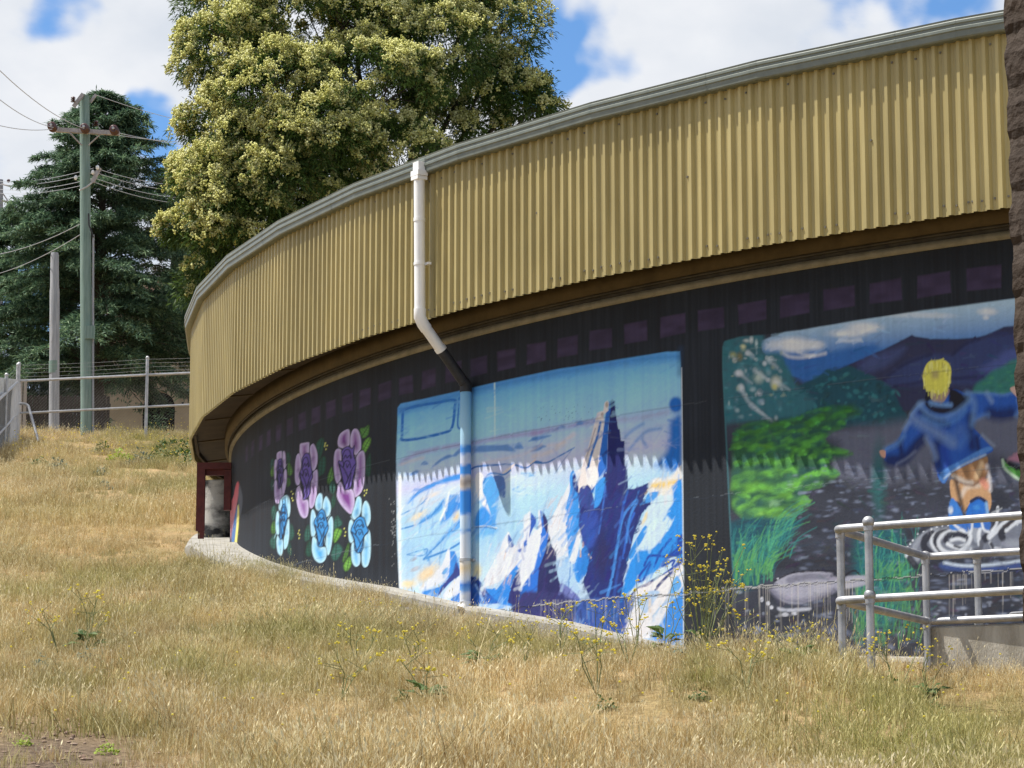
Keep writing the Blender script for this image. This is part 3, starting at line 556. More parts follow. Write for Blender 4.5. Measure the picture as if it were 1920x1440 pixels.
# painted grass, teal shadow, gravel
poly(C5, [(105,0),(800,-20),(760,90),(640,250),(560,430),(440,540),(400,650),(140,660)], (30,82,98), soft=6); blob(PH, (1648,900), 22, 110, (44,104,108), soft=.9, alpha=.9); poly(C5, [(1390,180),(1560,60),(1830,60),(1900,300),(1900,560),(1850,900),(1500,1150),(1420,900),(1380,500)], (34,98,108), soft=14)
for _ in range(900):
    x, y = random.gauss(0,1), random.random()
    px = random.uniform(1480,1990); py = random.uniform(870,1235)
    b = .9 + (py-870)/365*.8
    blob(PH, (px,py), random.uniform(4,13)*b, random.uniform(2,5)*b, random.choice((up((36,40,54)),up((84,94,118)),up((122,132,156)),up((28,30,42)),up((100,110,134)))), rot=random.uniform(-.2,.1), soft=1.0, alpha=.42)
for _ in range(90):
    px = random.uniform(1720,1990) if random.random() < .6 else random.uniform(1380,1560); py = random.uniform(1105,1215)
    blob(PH, (px,py), random.uniform(4,10), random.uniform(2.5,5), up((128,134,150)), soft=.9, alpha=.6)
def blades(n, x0, x1, y0, y1, hh, cols, lean):
    for _ in range(n):
        x, y = random.uniform(x0,x1), random.uniform(y0,y1); h = random.uniform(.5,1)*hh; l = random.gauss(lean, .25)*h
        stroke(PH, [(x,y),(x+l*.3,y-h*.6),(x+l,y-h)], random.uniform(1.2,2.4), random.choice(cols), alpha=.75, taper=.6)
TG = ((52,142,140),(70,160,140),(60,130,110),(96,180,110),(42,110,118)); GG = ((92,165,84),(76,150,96),(108,175,98),(58,132,110),(44,112,108))
blades(130, 1372, 1450, 1020, 1095, 60, TG, .35); blades(60, 1440, 1485, 985, 1050, 55, TG, .8); blades(80, 1376, 1425, 1060, 1098, 48, GG, .25); blades(26, 1430, 1445, 1068, 1078, 48, GG, .7)
blades(140, 1605, 1720, 1020, 1180, 60, TG, .05); blades(70, 1620, 1715, 1085, 1090, 42, GG, .1); blades(110, 1600, 1725, 1130, 1215, 55, GG, .1)
# hollow stone ring
poly(C5, [(530,660),(620,570),(750,520),(950,500),(1150,520),(1190,560),(1500,540),(1500,640),(1190,700),(1000,780),(850,830),(700,830),(600,780),(540,720)], (168,168,186), soft=2); poly(C5, [(540,720),(620,800),(760,850),(900,860),(1100,790),(1190,760),(1190,800),(900,880),(650,880),(570,800)], (62,64,84), soft=3)
poly(C5, [(590,870),(700,885),(920,872),(900,905),(640,915)], (190,194,210), soft=2); poly(C5, [(700,560),(950,520),(1150,540),(1150,580),(900,590),(720,630)], (128,128,146), soft=4); stroke(C5, [(530,690),(620,770),(800,810),(1000,770),(1180,690)], 6, (120,120,142), soft=4)
stroke(C5, [(560,600),(640,560),(720,525),(850,500),(1150,495),(1190,520)], 2.2, (34,34,46))
for x, y in ((760,505),(850,498),(945,490),(1000,486)): poly(C5, [(x-22,y+14),(x+6,y-10),(x+14,y+14)], (34,34,46), smooth=False)
stroke(C5, [(1290,545),(1340,505),(1400,495),(1440,530)], 3, (34,34,46))
for c, rx, ry in (((430,790),24,34),((495,830),26,30),((530,872),26,26),((670,945),48,26),((765,935),40,24),((595,575),16,12)): blob(C5, c, rx, ry, (205,208,220), soft=.5)
# splash
poly(C6, [(330,560),(450,430),(560,350),(720,285),(860,270),(950,330),(1100,300),(1250,330),(1400,250),(1680,200),(2100,200),(2100,620),(1300,600),(900,600),(600,630),(440,700)], (120,126,142), soft=5)
LT, DK = (222,228,238), (44,46,60)
for p, w, c in (([(480,640),(440,560),(480,460),(560,380),(700,310)],9,(150,156,170)),([(640,610),(560,520),(565,430),(640,370)],13,DK),([(760,590),(670,520),(640,440),(690,370),(800,330)],7,LT),([(740,540),(690,460),(710,380),(800,345)],11,DK),([(960,580),(820,580),(740,520),(720,440),(780,370),(900,330)],7,LT),
                ([(800,440),(820,385),(920,380),(1020,420)],9,DK),([(860,440),(940,420),(1010,440)],5,LT),([(820,480),(920,520),(1010,500)],6,LT),([(900,500),(980,520),(1060,470)],4,DK),([(960,330),(1010,360),(1050,380)],8,DK),([(880,250),(940,310),(1050,350)],5,LT),
                ([(960,570),(1050,480),(1085,380),(1070,260)],7,LT),([(1150,420),(1120,320),(1130,230)],12,(165,172,186)),([(1180,480),(1170,380),(1200,260)],7,LT),([(1240,420),(1330,340),(1390,220)],13,DK),([(1290,400),(1410,290),(1520,210)],9,LT),([(1320,330),(1370,260),(1385,150)],5,LT),([(1440,410),(1430,350),(1560,230)],12,DK),
                ([(1480,330),(1590,240),(1680,210)],6,LT),([(1300,470),(1330,540),(1350,590)],5,LT),([(1340,530),(1410,548)],5,LT),([(1310,480),(1330,520)],6,DK),([(1080,590),(1080,540)],5,LT),([(1110,560),(1190,540),(1200,460)],8,(90,94,108)),([(600,620),(900,625),(1300,610)],7,(70,72,88)),([(440,700),(400,640),(360,610)],6,LT),([(460,730),(430,690),(395,640)],11,DK)):
    stroke(C6, p, w, c, soft=1.6, alpha=.95)
blob(C6, (1560,480), 190, 90, (158,164,178), soft=.9); blob(C6, (1050,530), 90, 60, (178,184,196), soft=.9, alpha=.8); stroke(C6, [(1385,70),(1380,130)], 5, LT); blob(C6, (1385,85), 16, 22, (150,155,168), soft=.5)
for p in ((485,365),(550,340),(640,315),(700,290),(760,280),(830,272),(370,510),(400,480),(350,540),(430,440)): blob(C6, p, 16, 11, (225,230,240), soft=.5)
poly(C6, [(760,700),(1100,740),(1400,725),(1680,685),(2100,650),(2100,740),(1680,750),(1300,795),(800,775)], (60,82,142), soft=5); stroke(C6, [(780,690),(1000,725),(1300,715),(1680,665),(2000,640)], 4, (200,214,232), soft=2)
# the child
poly(C4, [(545,60),(590,90),(600,180),(520,195)], (34,36,52)); poly(C4, [(585,70),(770,50),(775,170),(690,195),(600,180)], (172,148,134))
HOOD = [(480,200),(560,180),(700,200),(800,60),(880,70),(960,100),(1180,95),(1215,90),(1320,110),(1420,90),(1500,150),(1520,230),(1480,320),(1300,340),(1180,320),(1050,370),(1020,440),(1100,530),(1200,640),(1230,690),(1150,740),(940,850),(800,920),(720,1030),(660,970),(640,880),(600,700),(520,560),(440,600),(330,770),(240,830),(130,810),(100,760),(120,660),(230,600),(290,480),(340,400),(390,290)]
poly(C4, HOOD, (44,92,182), soft=1.4)
for p, w, c, s in (([(1000,350),(985,500),(1010,650)],16,(28,44,98),5),([(650,620),(660,850)],16,(30,48,108),6),([(150,795),(300,780),(430,640),(500,570)],18,(28,44,98),5),([(265,600),(285,760)],9,(28,44,98),4),([(1200,300),(1300,320),(1420,300)],18,(28,44,98),6),([(480,280),(600,360),(760,420)],10,(30,42,90),5),([(720,680),(760,820)],16,(36,70,165),6),([(900,450),(920,700)],20,(40,86,180),8),([(1060,560),(1080,680)],9,(28,40,92),4)):
    stroke(C4, p, w, c, soft=s, alpha=.9)
poly(C4, [(510,190),(600,188),(790,212),(900,130),(965,115),(985,170),(860,280),(700,310),(580,280)], (28,30,54), soft=3); poly(C4, [(780,60),(860,72),(970,170),(900,205),(785,212)], (24,24,42), soft=3); stroke(C4, [(580,195),(680,215),(790,218)], 7, (110,150,205), soft=3)
for p, w, c, s in (([(465,210),(560,310),(700,352),(850,290),(978,180)],8,(120,162,216),3),([(500,350),(600,400),(700,420),(850,370),(940,270)],6,(96,148,214),3),([(400,360),(520,440),(700,540),(815,615)],12,(138,162,192),5),([(540,565),(600,660),(632,760)],7,(150,172,205),4),([(1165,95),(1215,180)],6,(150,180,215),3),([(955,100),(1035,200),(1010,420)],8,(120,160,210),4),([(890,640),(955,540)],10,(86,132,205),5),([(780,580),(900,470)],12,(92,128,190),6),
                   ([(110,680),(230,620),(300,540)],7,(112,160,222),3),([(310,470),(350,400)],7,(150,180,220),3),([(382,320),(440,240),(500,195)],6,(140,175,220),3),([(960,95),(1100,92),(1330,112),(1430,92)],4,(110,155,215),2),([(1040,370),(1120,330),(1180,318)],5,(110,150,210),3),([(1490,170),(1515,240),(1470,325)],5,(120,160,215),3),([(1120,530),(1180,590),(1240,640)],4,(150,165,190),2),([(230,830),(330,775),(420,700)],3,(140,150,175),2)):
    stroke(C4, p, w, c, soft=s*1.5, alpha=.62)
poly(C4, [(670,960),(730,880),(900,790),(1080,690),(1190,650),(1222,680),(1100,740),(900,840),(780,920),(725,1030)], (84,138,212), soft=2); stroke(C4, [(720,980),(900,850),(1150,735)], 3, (170,195,225), soft=2)
poly(C4, [(50,700),(80,685),(112,700),(108,765),(70,750)], (214,164,142)); poly(C4, [(1405,50),(1470,25),(1492,90),(1525,180),(1480,140)], (214,178,166))
poly(C4, [(800,930),(960,840),(1120,770),(1170,760),(1175,860),(1150,960),(1050,1040),(930,1020),(830,970)], (164,124,88), soft=1.5); poly(C4, [(785,1000),(870,1020),(1000,1060),(1100,1020),(1180,980),(1200,1100),(1212,1250),(1170,1330),(1120,1200),(1040,1190),(970,1270),(920,1330),(880,1230),(800,1190)], (196,154,114), soft=1.5)
for p, w, c in (([(1110,830),(1060,960)],9,(222,190,150)),([(900,1160),(960,1070),(1080,1050)],8,(222,205,190)),([(1168,850),(1190,980),(1200,1100)],6,(215,212,215)),([(840,985),(872,1130),(915,1310)],8,(58,46,44)),([(850,990),(930,1030),(1020,1050)],5,(110,74,50)),([(1040,1040),(1130,980),(1170,900)],6,(120,84,56)),([(820,950),(930,1010),(1010,1020)],5,(205,195,185)),([(1120,1010),(1160,1060)],10,(226,150,130))): stroke(C4, p, w, c, soft=3, alpha=.85)
poly(C4, [(800,1185),(850,1230),(915,1360),(905,1500),(780,1500),(770,1290)], (58,124,208), soft=1.5); blob(C4, (790,1310), 36, 60, (205,215,228), soft=.7); poly(C4, [(950,1350),(1000,1215),(1080,1180),(1160,1220),(1185,1350),(1160,1480),(960,1480)], (38,112,206), soft=1.5); stroke(C4, [(1000,1220),(1080,1180),(1160,1225)], 5, (30,44,80)); stroke(C4, [(1160,1240),(1172,1350)], 5, (140,185,228), soft=2); blob(C4, (1060,1280), 60, 40, (64,140,222), soft=.8)
for p in ([(900,200),(1010,230),(1045,340),(960,280)], [(1020,200),(1095,210),(1070,330)], [(1200,210),(1300,230),(1290,320),(1235,330)]): poly(C6, p, (58,112,196), soft=2)
for p in ([(880,240),(930,290),(1000,330)], [(1100,230),(1090,330),(1060,380)], [(1205,240),(1230,320),(1290,345)]): stroke(C6, p, 4, LT, soft=1.5)
HAIR = [(805,900),(830,800),(880,730),(960,712),(1060,715),(1120,770),(1138,850),(1120,980),(1080,1050),(1000,1110),(930,1090),(850,1060),(820,980)]
poly(C3, HAIR, (232,226,100), soft=1.2); blob(C3, (950,880), 80, 95, (178,164,110), soft=.9, alpha=.9)
for _ in range(70):
    t = random.uniform(0, 2*math.pi); x, y = 970 + 150*math.cos(t), 900 + 170*math.sin(t)
    stroke(C3, [(x,y),(x+random.uniform(-14,14),y+random.uniform(40,100))], random.uniform(1,2.4), random.choice(((238,234,120),(214,206,84),(244,242,150),(190,180,80))), alpha=.8)
for x in range(850, 1110, 26): stroke(C3, [(x,1010),(x+random.uniform(-8,8),1060+random.uniform(10,60))], 2.6, (226,220,96), taper=.8)
stroke(C3, [(1000,720),(1045,700)], 2.4, (232,226,110))
# pink and green shape at the right edge
poly(C4, [(1380,790),(1440,740),(1520,690),(1700,620),(2100,600),(2100,900),(1520,815)], (176,124,146), soft=4); poly(C4, [(1310,770),(1400,800),(1540,850),(2100,900),(2100,950),(1500,920),(1380,860)], (34,32,42), soft=4); poly(C4, [(1330,790),(1400,855),(1540,905),(1700,935),(2100,960),(2100,1060),(1700,1050),(1540,1015),(1420,945),(1350,880)], (86,156,72), soft=2); stroke(C4, [(1328,790),(1350,870),(1430,945),(1560,1015),(1720,1050)], 4, (190,215,190), soft=2)
MASK = None
stroke(PH, [(1356,650),(1356,700),(1363,850),(1370,1000),(1376,1098)], 2, (70,130,140), soft=1.5, alpha=.8)

jr = lambda z: (z-ZLO)/(ZHI-ZLO)*(NR-1)

def brushwork(n, M_, ang, Lr, wr, jit, alpha, skip=None):
    """short strokes that pick up the colour they start on, so fills read as brushed paint"""
    ys_, xs_ = np.where(M_ > .9); pick = rng.integers(0, len(xs_), n)
    for k in pick:
        x, y = xs_[k], ys_[k]
        if skip is not None and skip[y, x]: continue
        c = IMG[y, x]*np.clip(1 + rng.normal()*jit, .5, 1.6) + rng.normal(size=3)*.012; a = ang + rng.normal()*.35; L = rng.uniform(*Lr); w = rng.uniform(*wr)
        P = np.array([[x - math.cos(a)*L/2, y - math.sin(a)*L/2], [x + math.cos(a)*L/2, y + math.sin(a)*L/2]]); sl = _box(P, w+2)
        if sl is None: continue
        X_ = GI[sl].astype(float); Y_ = GJ[sl].astype(float); d, _, tt = _segdist(X_, Y_, P, False)
        al = np.clip((w*(1-.6*tt)-d)/1.2+.5, 0, 1)*alpha*M_[sl]
        IMG[sl] = IMG[sl]*(1-al[..., None]) + np.clip(c, .01, .95)*al[..., None]
_zr = lambda y: int(jr(wallhit(1000, y)[1]))
lowm = ICEM*(GJ < _zr(880)); brushwork(1500, lowm, 1.05, (6, 26), (.6, 2.0), .10, .42); brushwork(500, ICEM*(GJ >= _zr(880)), .05, (6, 26), (.6, 2.0), .06, .4)
kid = region([(1640,830),(1720,740),(1725,660),(1790,660),(1800,730),(1920,720),(1920,800),(1850,960),(1880,1060),(1690,1060),(1740,900),(1650,880)]) > .5
brushwork(1300, BOYM, .0, (4, 16), (.6, 2.0), .16, .5, kid); brushwork(350, BOYM*kid, 1.1, (3, 9), (.5, 1.1), .10, .35)
# uneven brush edges: the finished paint is sampled through a small wobble
wx = (vnoise(4, 4, 61)-.5)*2.6 + (vnoise(11, 11, 62)-.5)*3.0; wy = (vnoise(4, 4, 63)-.5)*2.6 + (vnoise(11, 11, 64)-.5)*2.0
amp = np.clip(ICEM*np.where(GJ < _zr(890), .3, .12) + BOYM*.3, 0, 1)*np.where(kid, .35, 1)
IMG = IMG[np.clip(np.rint(GJ + wy*amp).astype(int), 0, NR-1), np.clip(np.rint(GI + wx*amp).astype(int), 0, NC-1)]
# --- joints, cracks, lime runs, wear
def joint(z, cols, w, a0=None, a1=None, amp=1.5, seed=3):
    r = np.random.default_rng(seed); n = r.random(NC); n = np.convolve(n, np.ones(9)/9, 'same'); off = (n-.5)*amp*4
    on = np.convolve(r.random(NC), np.ones(25)/25, 'same') > .49
    for i in range(NC):
        a = ACOL[i]
        if (a0 is not None and a < a0) or (a1 is not None and a > a1): continue
        j = jr(z) + off[i]; jj = int(round(j))
        if 1 < jj < NR-2:
            IMG[jj, i] = IMG[jj, i]*(1-w) + lin(cols[0])*w
            if on[i]: IMG[jj+1, i] = IMG[jj+1, i]*(1-w) + lin(cols[1])*w
joint(Z1, ((40,44,52),(110,114,120)), .22, amp=.4, seed=4); joint(Z2, ((48,60,80),(150,160,170)), .22, amp=.4, seed=5); joint(Z3, ((26,28,34),(190,190,190)), .85, a0=-2.52, seed=6); joint(Z3-.012, ((40,40,46),(205,205,205)), .5, a0=-2.42, seed=8)
for x in [30,60,90,270,290,400,410,470,490,510,620,740,910,930,975,1000,1020,1045,1075,1105,1300,1330,1360,1390] + [random.uniform(-60,1500) for _ in range(16)]:
    y0 = 665-(x/1500)*60; L = random.uniform(120,560)
    stroke(C5, [(x,y0),(x+random.uniform(-4,4),y0+L*.5),(x+random.uniform(-5,8),y0+L)], random.uniform(.7,1.5), (205,200,194), alpha=random.uniform(.3,.75), taper=.6)
for x in [840,880,900,940,990,1010,1090,1240,1390,1530,1550] + [random.uniform(780,1680) for _ in range(10)]:
    y0 = 835-(x-800)/900*45; L = random.uniform(60,500)
    stroke(C6, [(x,y0),(x+2,y0+L)], random.uniform(.7,1.4), (205,200,194), alpha=random.uniform(.3,.75), taper=.6)
for _ in range(60):
    x = random.uniform(1010,1270); stroke(PH, [(x,1125),(x+random.uniform(-1,1),1125+random.uniform(8,50))], .9, (205,205,205), alpha=.35)
for _ in range(45):
    blob(PH, (random.gauss(738,3.5), random.gauss(985,30)), random.uniform(.8,1.6), random.uniform(1,2), (150,152,156), soft=.4, alpha=.6)
IMG *= (.955 + .09*vnoise(1.3, 1.3, 31))[..., None]; IMG *= (.93 + .14*vnoise(3.0, 140, 33))[..., None]
gr = np.clip((jr(Z3)-GJ)/60.0, 0, 1)*(.03+.16*vnoise(9, 7, 41)**2); IMG = IMG*(1-gr[..., None]) + lin((120,112,98))*gr[..., None]
IMG = np.clip(IMG*.82, .012, .72)
# ------------------------------------------------------------------ materials
def attr_mat(name, attr, rough=.75, bump=.15):
    m = bpy.data.materials.new(name); m.use_nodes = True; t = m.node_tree; b = t.nodes['Principled BSDF']
    a = N(t, 'ShaderNodeAttribute', attribute_name=attr); t.links.new(a.outputs['Color'], b.inputs['Base Color'])
    b.inputs['Roughness'].default_value = rough; b.inputs['Specular IOR Level'].default_value = .25
    geo = N(t, 'ShaderNodeNewGeometry'); n1 = N(t, 'ShaderNodeTexNoise'); n1.inputs['Scale'].default_value = 55; n1.inputs['Detail'].default_value = 6
    t.links.new(geo.outputs['Position'], n1.inputs['Vector'])
    mpn = N(t, 'ShaderNodeMapping'); mpn.inputs['Scale'].default_value = (14, 14, .6); t.links.new(geo.outputs['Position'], mpn.inputs[0])
    n2 = N(t, 'ShaderNodeTexNoise'); n2.inputs['Scale'].default_value = 1.0; n2.inputs['Detail'].default_value = 4; t.links.new(mpn.outputs[0], n2.inputs['Vector'])
    ad = N(t, 'ShaderNodeMath', operation='ADD'); t.links.new(n1.outputs['Fac'], ad.inputs[0]); t.links.new(n2.outputs['Fac'], ad.inputs[1])
    bn = N(t, 'ShaderNodeBump'); bn.inputs['Strength'].default_value = bump; bn.inputs['Distance'].default_value = .012
    t.links.new(ad.outputs[0], bn.inputs['Height']); t.links.new(bn.outputs[0], b.inputs['Normal'])
    return m
M = {}
M['paint'] = attr_mat('painted_concrete', 'paint')
M['clad'] = mat('yellow_steel', (.35, .285, .118), .45, (.405, .335, .148), nscale=3.2, stretch=(1,1,.35), bump=.05, bscale=5, spec=.4)
_t = M['clad'].node_tree; _pb = next(n_ for n_ in _t.nodes if n_.type == 'BSDF_PRINCIPLED'); _src = _pb.inputs['Base Color'].links[0].from_socket
_oi = N(_t, 'ShaderNodeObjectInfo'); _mr = N(_t, 'ShaderNodeMapRange'); _mr.inputs['To Min'].default_value = .90; _mr.inputs['To Max'].default_value = 1.07; _t.links.new(_oi.outputs['Random'], _mr.inputs['Value'])
_g = N(_t, 'ShaderNodeNewGeometry'); _mp = N(_t, 'ShaderNodeMapping'); _mp.inputs['Scale'].default_value = (9, 9, .8); _t.links.new(_g.outputs['Position'], _mp.inputs[0]); _nn = N(_t, 'ShaderNodeTexNoise'); _nn.inputs['Scale'].default_value = 1.6; _nn.inputs['Detail'].default_value = 6; _t.links.new(_mp.outputs[0], _nn.inputs['Vector'])
_m2 = N(_t, 'ShaderNodeMapRange'); _m2.inputs['From Min'].default_value = .3; _m2.inputs['From Max'].default_value = .7; _m2.inputs['To Min'].default_value = .84; _m2.inputs['To Max'].default_value = 1.06; _t.links.new(_nn.outputs['Fac'], _m2.inputs['Value'])
_mm = N(_t, 'ShaderNodeMath', operation='MULTIPLY'); _t.links.new(_mr.outputs[0], _mm.inputs[0]); _t.links.new(_m2.outputs[0], _mm.inputs[1])
_sc = N(_t, 'ShaderNodeVectorMath', operation='SCALE'); _t.links.new(_src, _sc.inputs[0]); _t.links.new(_mm.outputs[0], _sc.inputs['Scale']); _t.links.new(_sc.outputs[0], _pb.inputs['Base Color'])
M['gutter'] = mat('grey_green_steel', (.115, .132, .116), .42, (.148, .167, .147), nscale=9, spec=.45)
M['screw'] = mat('zinc_screw', (.16, .145, .12), .5, metal=.3)
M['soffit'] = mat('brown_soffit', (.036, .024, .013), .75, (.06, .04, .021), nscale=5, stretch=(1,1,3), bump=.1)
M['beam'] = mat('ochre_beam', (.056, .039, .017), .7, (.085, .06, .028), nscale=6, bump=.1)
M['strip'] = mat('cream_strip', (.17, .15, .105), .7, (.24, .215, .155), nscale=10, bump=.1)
M['groove'] = mat('dark_groove', (.04, .035, .028), .8, (.07, .06, .045), nscale=8)
M['pvc'] = mat('white_pvc', (.74, .74, .75), .35, (.80, .80, .80), nscale=5, spec=.45)
M['blackp'] = mat('black_paint', (.022, .023, .028), .6, (.035, .036, .042), nscale=20)
M['pipe'] = attr_mat('painted_pipe', 'paint', rough=.5, bump=.05)
M['conc'] = mat('pale_concrete', (.22, .21, .19), .85, (.33, .315, .285), nscale=7, bump=.3, bscale=60)
M['conc2'] = mat('stained_concrete', (.26, .235, .19), .85, (.44, .41, .35), nscale=2.2, stretch=(3,3,.7), bump=.35, bscale=50)
M['redst'] = mat('oxide_red_steel', (.075, .014, .012), .55, (.11, .022, .018), nscale=14, bump=.08)
M['galv'] = mat('galvanised_steel', (.25, .255, .27), .46, (.42, .42, .44), nscale=7, metal=.5, bump=.05, bscale=80)
M['galvd'] = mat('weathered_galvanised', (.36, .36, .37), .5, (.50, .50, .51), nscale=9, metal=.35)
M['zincd'] = mat('dull_zinc', (.16, .165, .17), .6, (.22, .225, .23), nscale=9)
M['rust'] = mat('rust_stain', (.22, .09, .03), .8, (.4, .3, .2), nscale=20)
M['pole'] = mat('green_treated_pole', (.13, .195, .17), .85, (.205, .28, .25), nscale=5, stretch=(6,6,.35), bump=.3, bscale=30)
M['poleg'] = mat('grey_timber_pole', (.22, .23, .25), .85, (.35, .36, .385), nscale=5, stretch=(6,6,.35), bump=.3, bscale=30)
M['arm'] = mat('weathered_arm', (.24, .22, .22), .8, (.40, .38, .38), nscale=12)
M['ins'] = mat('brown_glaze', (.045, .012, .009), .25, (.07, .02, .014), nscale=12, spec=.6)
M['white'] = mat('white_glaze', (.7, .7, .68), .3)
M['wire'] = mat('aluminium_wire', (.35, .36, .38), .5, metal=.4)
M['brown'] = mat('dark_brown_brick', (.026, .018, .013), .95, (.044, .031, .023), nscale=26, bump=.45, bscale=60)
M['mortar'] = mat('brown_mortar', (.05, .038, .03), .95, (.066, .05, .04), nscale=30, bump=.5)
M['house'] = mat('beige_render', (.33, .275, .20), .9, (.38, .32, .235), nscale=3, bump=.15, bscale=40)
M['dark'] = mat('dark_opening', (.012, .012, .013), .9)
M['tile'] = mat('roof_tile', (.13, .07, .05), .8, (.18, .10, .07), nscale=8, bump=.3)
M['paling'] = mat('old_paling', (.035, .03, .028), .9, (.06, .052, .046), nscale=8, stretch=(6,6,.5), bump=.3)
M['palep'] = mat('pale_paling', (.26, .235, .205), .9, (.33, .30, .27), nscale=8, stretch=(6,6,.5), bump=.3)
M['rock'] = mat('brown_rock', (.16, .10, .07), .95, (.30, .22, .17), nscale=6, bump=.8, bscale=14)
M['yplast'] = mat('yellow_plastic', (.75, .48, .02), .5)
M['cloth'] = mat('pale_mesh_cloth', (.50, .51, .54), .8, (.62, .63, .66), nscale=4, stretch=(1,1,.5))
M['bark'] = mat('dark_bark', (.045, .036, .028), .95, (.085, .07, .055), nscale=10, stretch=(4,4,.8), bump=.5)

# ------------------------------------------------------------------ the reservoir
tank = empty('water_reservoir', (CX, CY, 1.0), label='round concrete water reservoir with murals on its wall and ribbed yellow steel fascia', cat='reservoir')

# wall: one fine sheet of vertices, its faces shared out between the bare wall and the two painted panels
AA, ZZ = np.meshgrid(ACOL, ZROW)
VW = np.stack([CX + RW*np.cos(AA), CY + RW*np.sin(AA), ZZ], -1).reshape(-1, 3)
ii, jj = np.meshgrid(np.arange(NC-1), np.arange(NR-1)); q0 = (jj*NC + ii).ravel()
QF = np.stack([q0, q0+1, q0+NC+1, q0+NC], 1)
cm = lambda m_: ((m_[:-1,:-1] + m_[1:,1:] + m_[1:,:-1] + m_[:-1,1:])/4 > .5).ravel()
ice, boy = cm(ICEM), cm(BOYM); flo = cm(region(FLOWER_BOX))
PC = np.concatenate([IMG.reshape(-1, 3), np.ones((NR*NC, 1))], 1).astype(np.float32)
def wall_piece(name, sel, **kw):
    F = QF[sel]; u, inv = np.unique(F, return_inverse=True); me = npmesh(name, VW[u], inv.reshape(F.shape), smooth=True)
    ca = me.color_attributes.new('paint', 'FLOAT_COLOR', 'POINT'); ca.data.foreach_set('color', PC[u].ravel())
    return obj(name, me, M['paint'], tank, **kw)
wall_piece('wall', ~(ice | boy | flo), label='black painted concrete wall with a row of purple squares')
wall_piece('mural', flo, label='mural of purple and blue roses with green leaves on black')
wall_piece('mural', ice, label='mural of blue and white ice peaks under a pale sky')
wall_piece('mural', boy, label='mural of a fair-haired child in a blue hoodie splashing in a puddle')
# rest of the cylinder (never seen from here, closes the tank)
b = MB(); n = 90; aa = np.linspace(-2.0, 2*math.pi-3.25, n)
for k in range(n-1):
    a, c = aa[k], aa[k+1]; b.add([pol(a, RW, .3), pol(c, RW, .3), pol(c, RW, ZW), pol(a, RW, ZW)], [(0,1,2,3)])
obj('rear_wall', b.mesh('rear_wall'), M['conc'], tank)

def ring(name, prof, m, a0=-3.6, a1=-1.75, n=150, **kw):
    """profile (r, z) swept round the tank"""
    V = []; k = len(prof)
    for a in np.linspace(a0, a1, n):
        for r, z in prof: V.append(pol(a, r, z))
    F = [(i*k+j, i*k+(j+1) % k, (i+1)*k+(j+1) % k, (i+1)*k+j) for i in range(n-1) for j in range(k)]
    me = npmesh(name, np.array(V), np.array(F)); 
    return obj(name, me, m, tank, **kw)
ring('wall_capping', [(RW-.1, ZW-.008), (RW+.025, ZW-.008), (RW+.025, ZW+.045), (RW-.1, ZW+.045)], M['strip'])
ring('seal_strip', [(RW-.1, ZW+.047), (RW+.006, ZW+.047), (RW+.006, ZW+.095), (RW-.1, ZW+.095)], M['groove'])
ring('conduit', [(RW+.03, ZW+.075), (RW+.042, ZW+.075), (RW+.042, ZW+.09), (RW+.03, ZW+.09)], M['groove'])
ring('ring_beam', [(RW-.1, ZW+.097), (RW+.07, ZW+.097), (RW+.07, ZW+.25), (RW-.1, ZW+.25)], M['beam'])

# facets of the fascia
KF = range(-8, 11)
chord = 2*RF*math.sin(DE/2); apo = RF*math.cos(DE/2)
def facet_matrix(k):
    am = A0 + (k+.5)*DE; nrm_ = Vector((math.cos(am), math.sin(am), 0)); tan = Vector((-math.sin(am), math.cos(am), 0))
    return Matrix(((tan.x, nrm_.x, 0, CX + nrm_.x*apo), (tan.y, nrm_.y, 0, CY + nrm_.y*apo), (0, 0, 1, 0), (0, 0, 0, 1)))
def place(o, k): o.matrix_basis = facet_matrix(k)
pitch = chord/17; dep = .027
def sheet_mesh(x0, n=9):
    # trapezoidal ribs; local x along the facet, y outward, z up
    prof = []
    for r in range(n):
        u = x0 + r*pitch; q = pitch
        prof += [(u+.00*q, -dep), (u+.20*q, -dep), (u+.24*q, -dep+.0018), (u+.28*q, -dep), (u+.50*q, -dep), (u+.60*q, 0), (u+.85*q, 0), (u+.9999*q, -dep)]
    prof[0] = (prof[0][0]-.004, -dep+.002); prof.append((x0+n*pitch+.003, -dep-.001))
    b = MB(); z0, z1 = ZB, ZT-.02; m = len(prof); V = []
    for (x, y) in prof:
        V += [(x, y, z0), (x, y, z1), (x, y-.004, z0), (x, y-.004, z1)]
    F = []
    for i in range(m-1):
        a, c = 4*i, 4*(i+1); F += [(a+1, c+1, c, a), (a+2, c+2, c+3, a+3), (a, c, c+2, a+2)]
    b.add(V, F); b.cur = 1
    rs = random.Random(int(x0*100))
    for z, step in ((z0+.07, 1), (z0+.62, 4), (z1-.17, 2)):
        for r in range(0, n, step):
            x = x0 + (r+.16)*pitch + (rs.random()-.5)*.006
            if step == 4: x = x0 + (.25 if r == 0 else n-.4 if r == 8 else 99)*pitch
            if x > x0 + 10*pitch or rs.random() < .35: continue
            b.box((x, -dep+.004, z+(rs.random()-.5)*.02), (.013, .010, .013))
            if r == 0: b.box((x+.03, -dep+.004, z+.006), (.013, .010, .013))
    return b.mesh('fascia_sheet')
sheets = [sheet_mesh(-chord/2), sheet_mesh(-chord/2+9*pitch, 8)]
for k in KF:
    for s in sheets:
        o = obj('fascia_sheet', s, [M['clad'], M['screw']], None); place(o, k); o.parent = tank; o.matrix_parent_inverse = tank.matrix_basis.inverted()
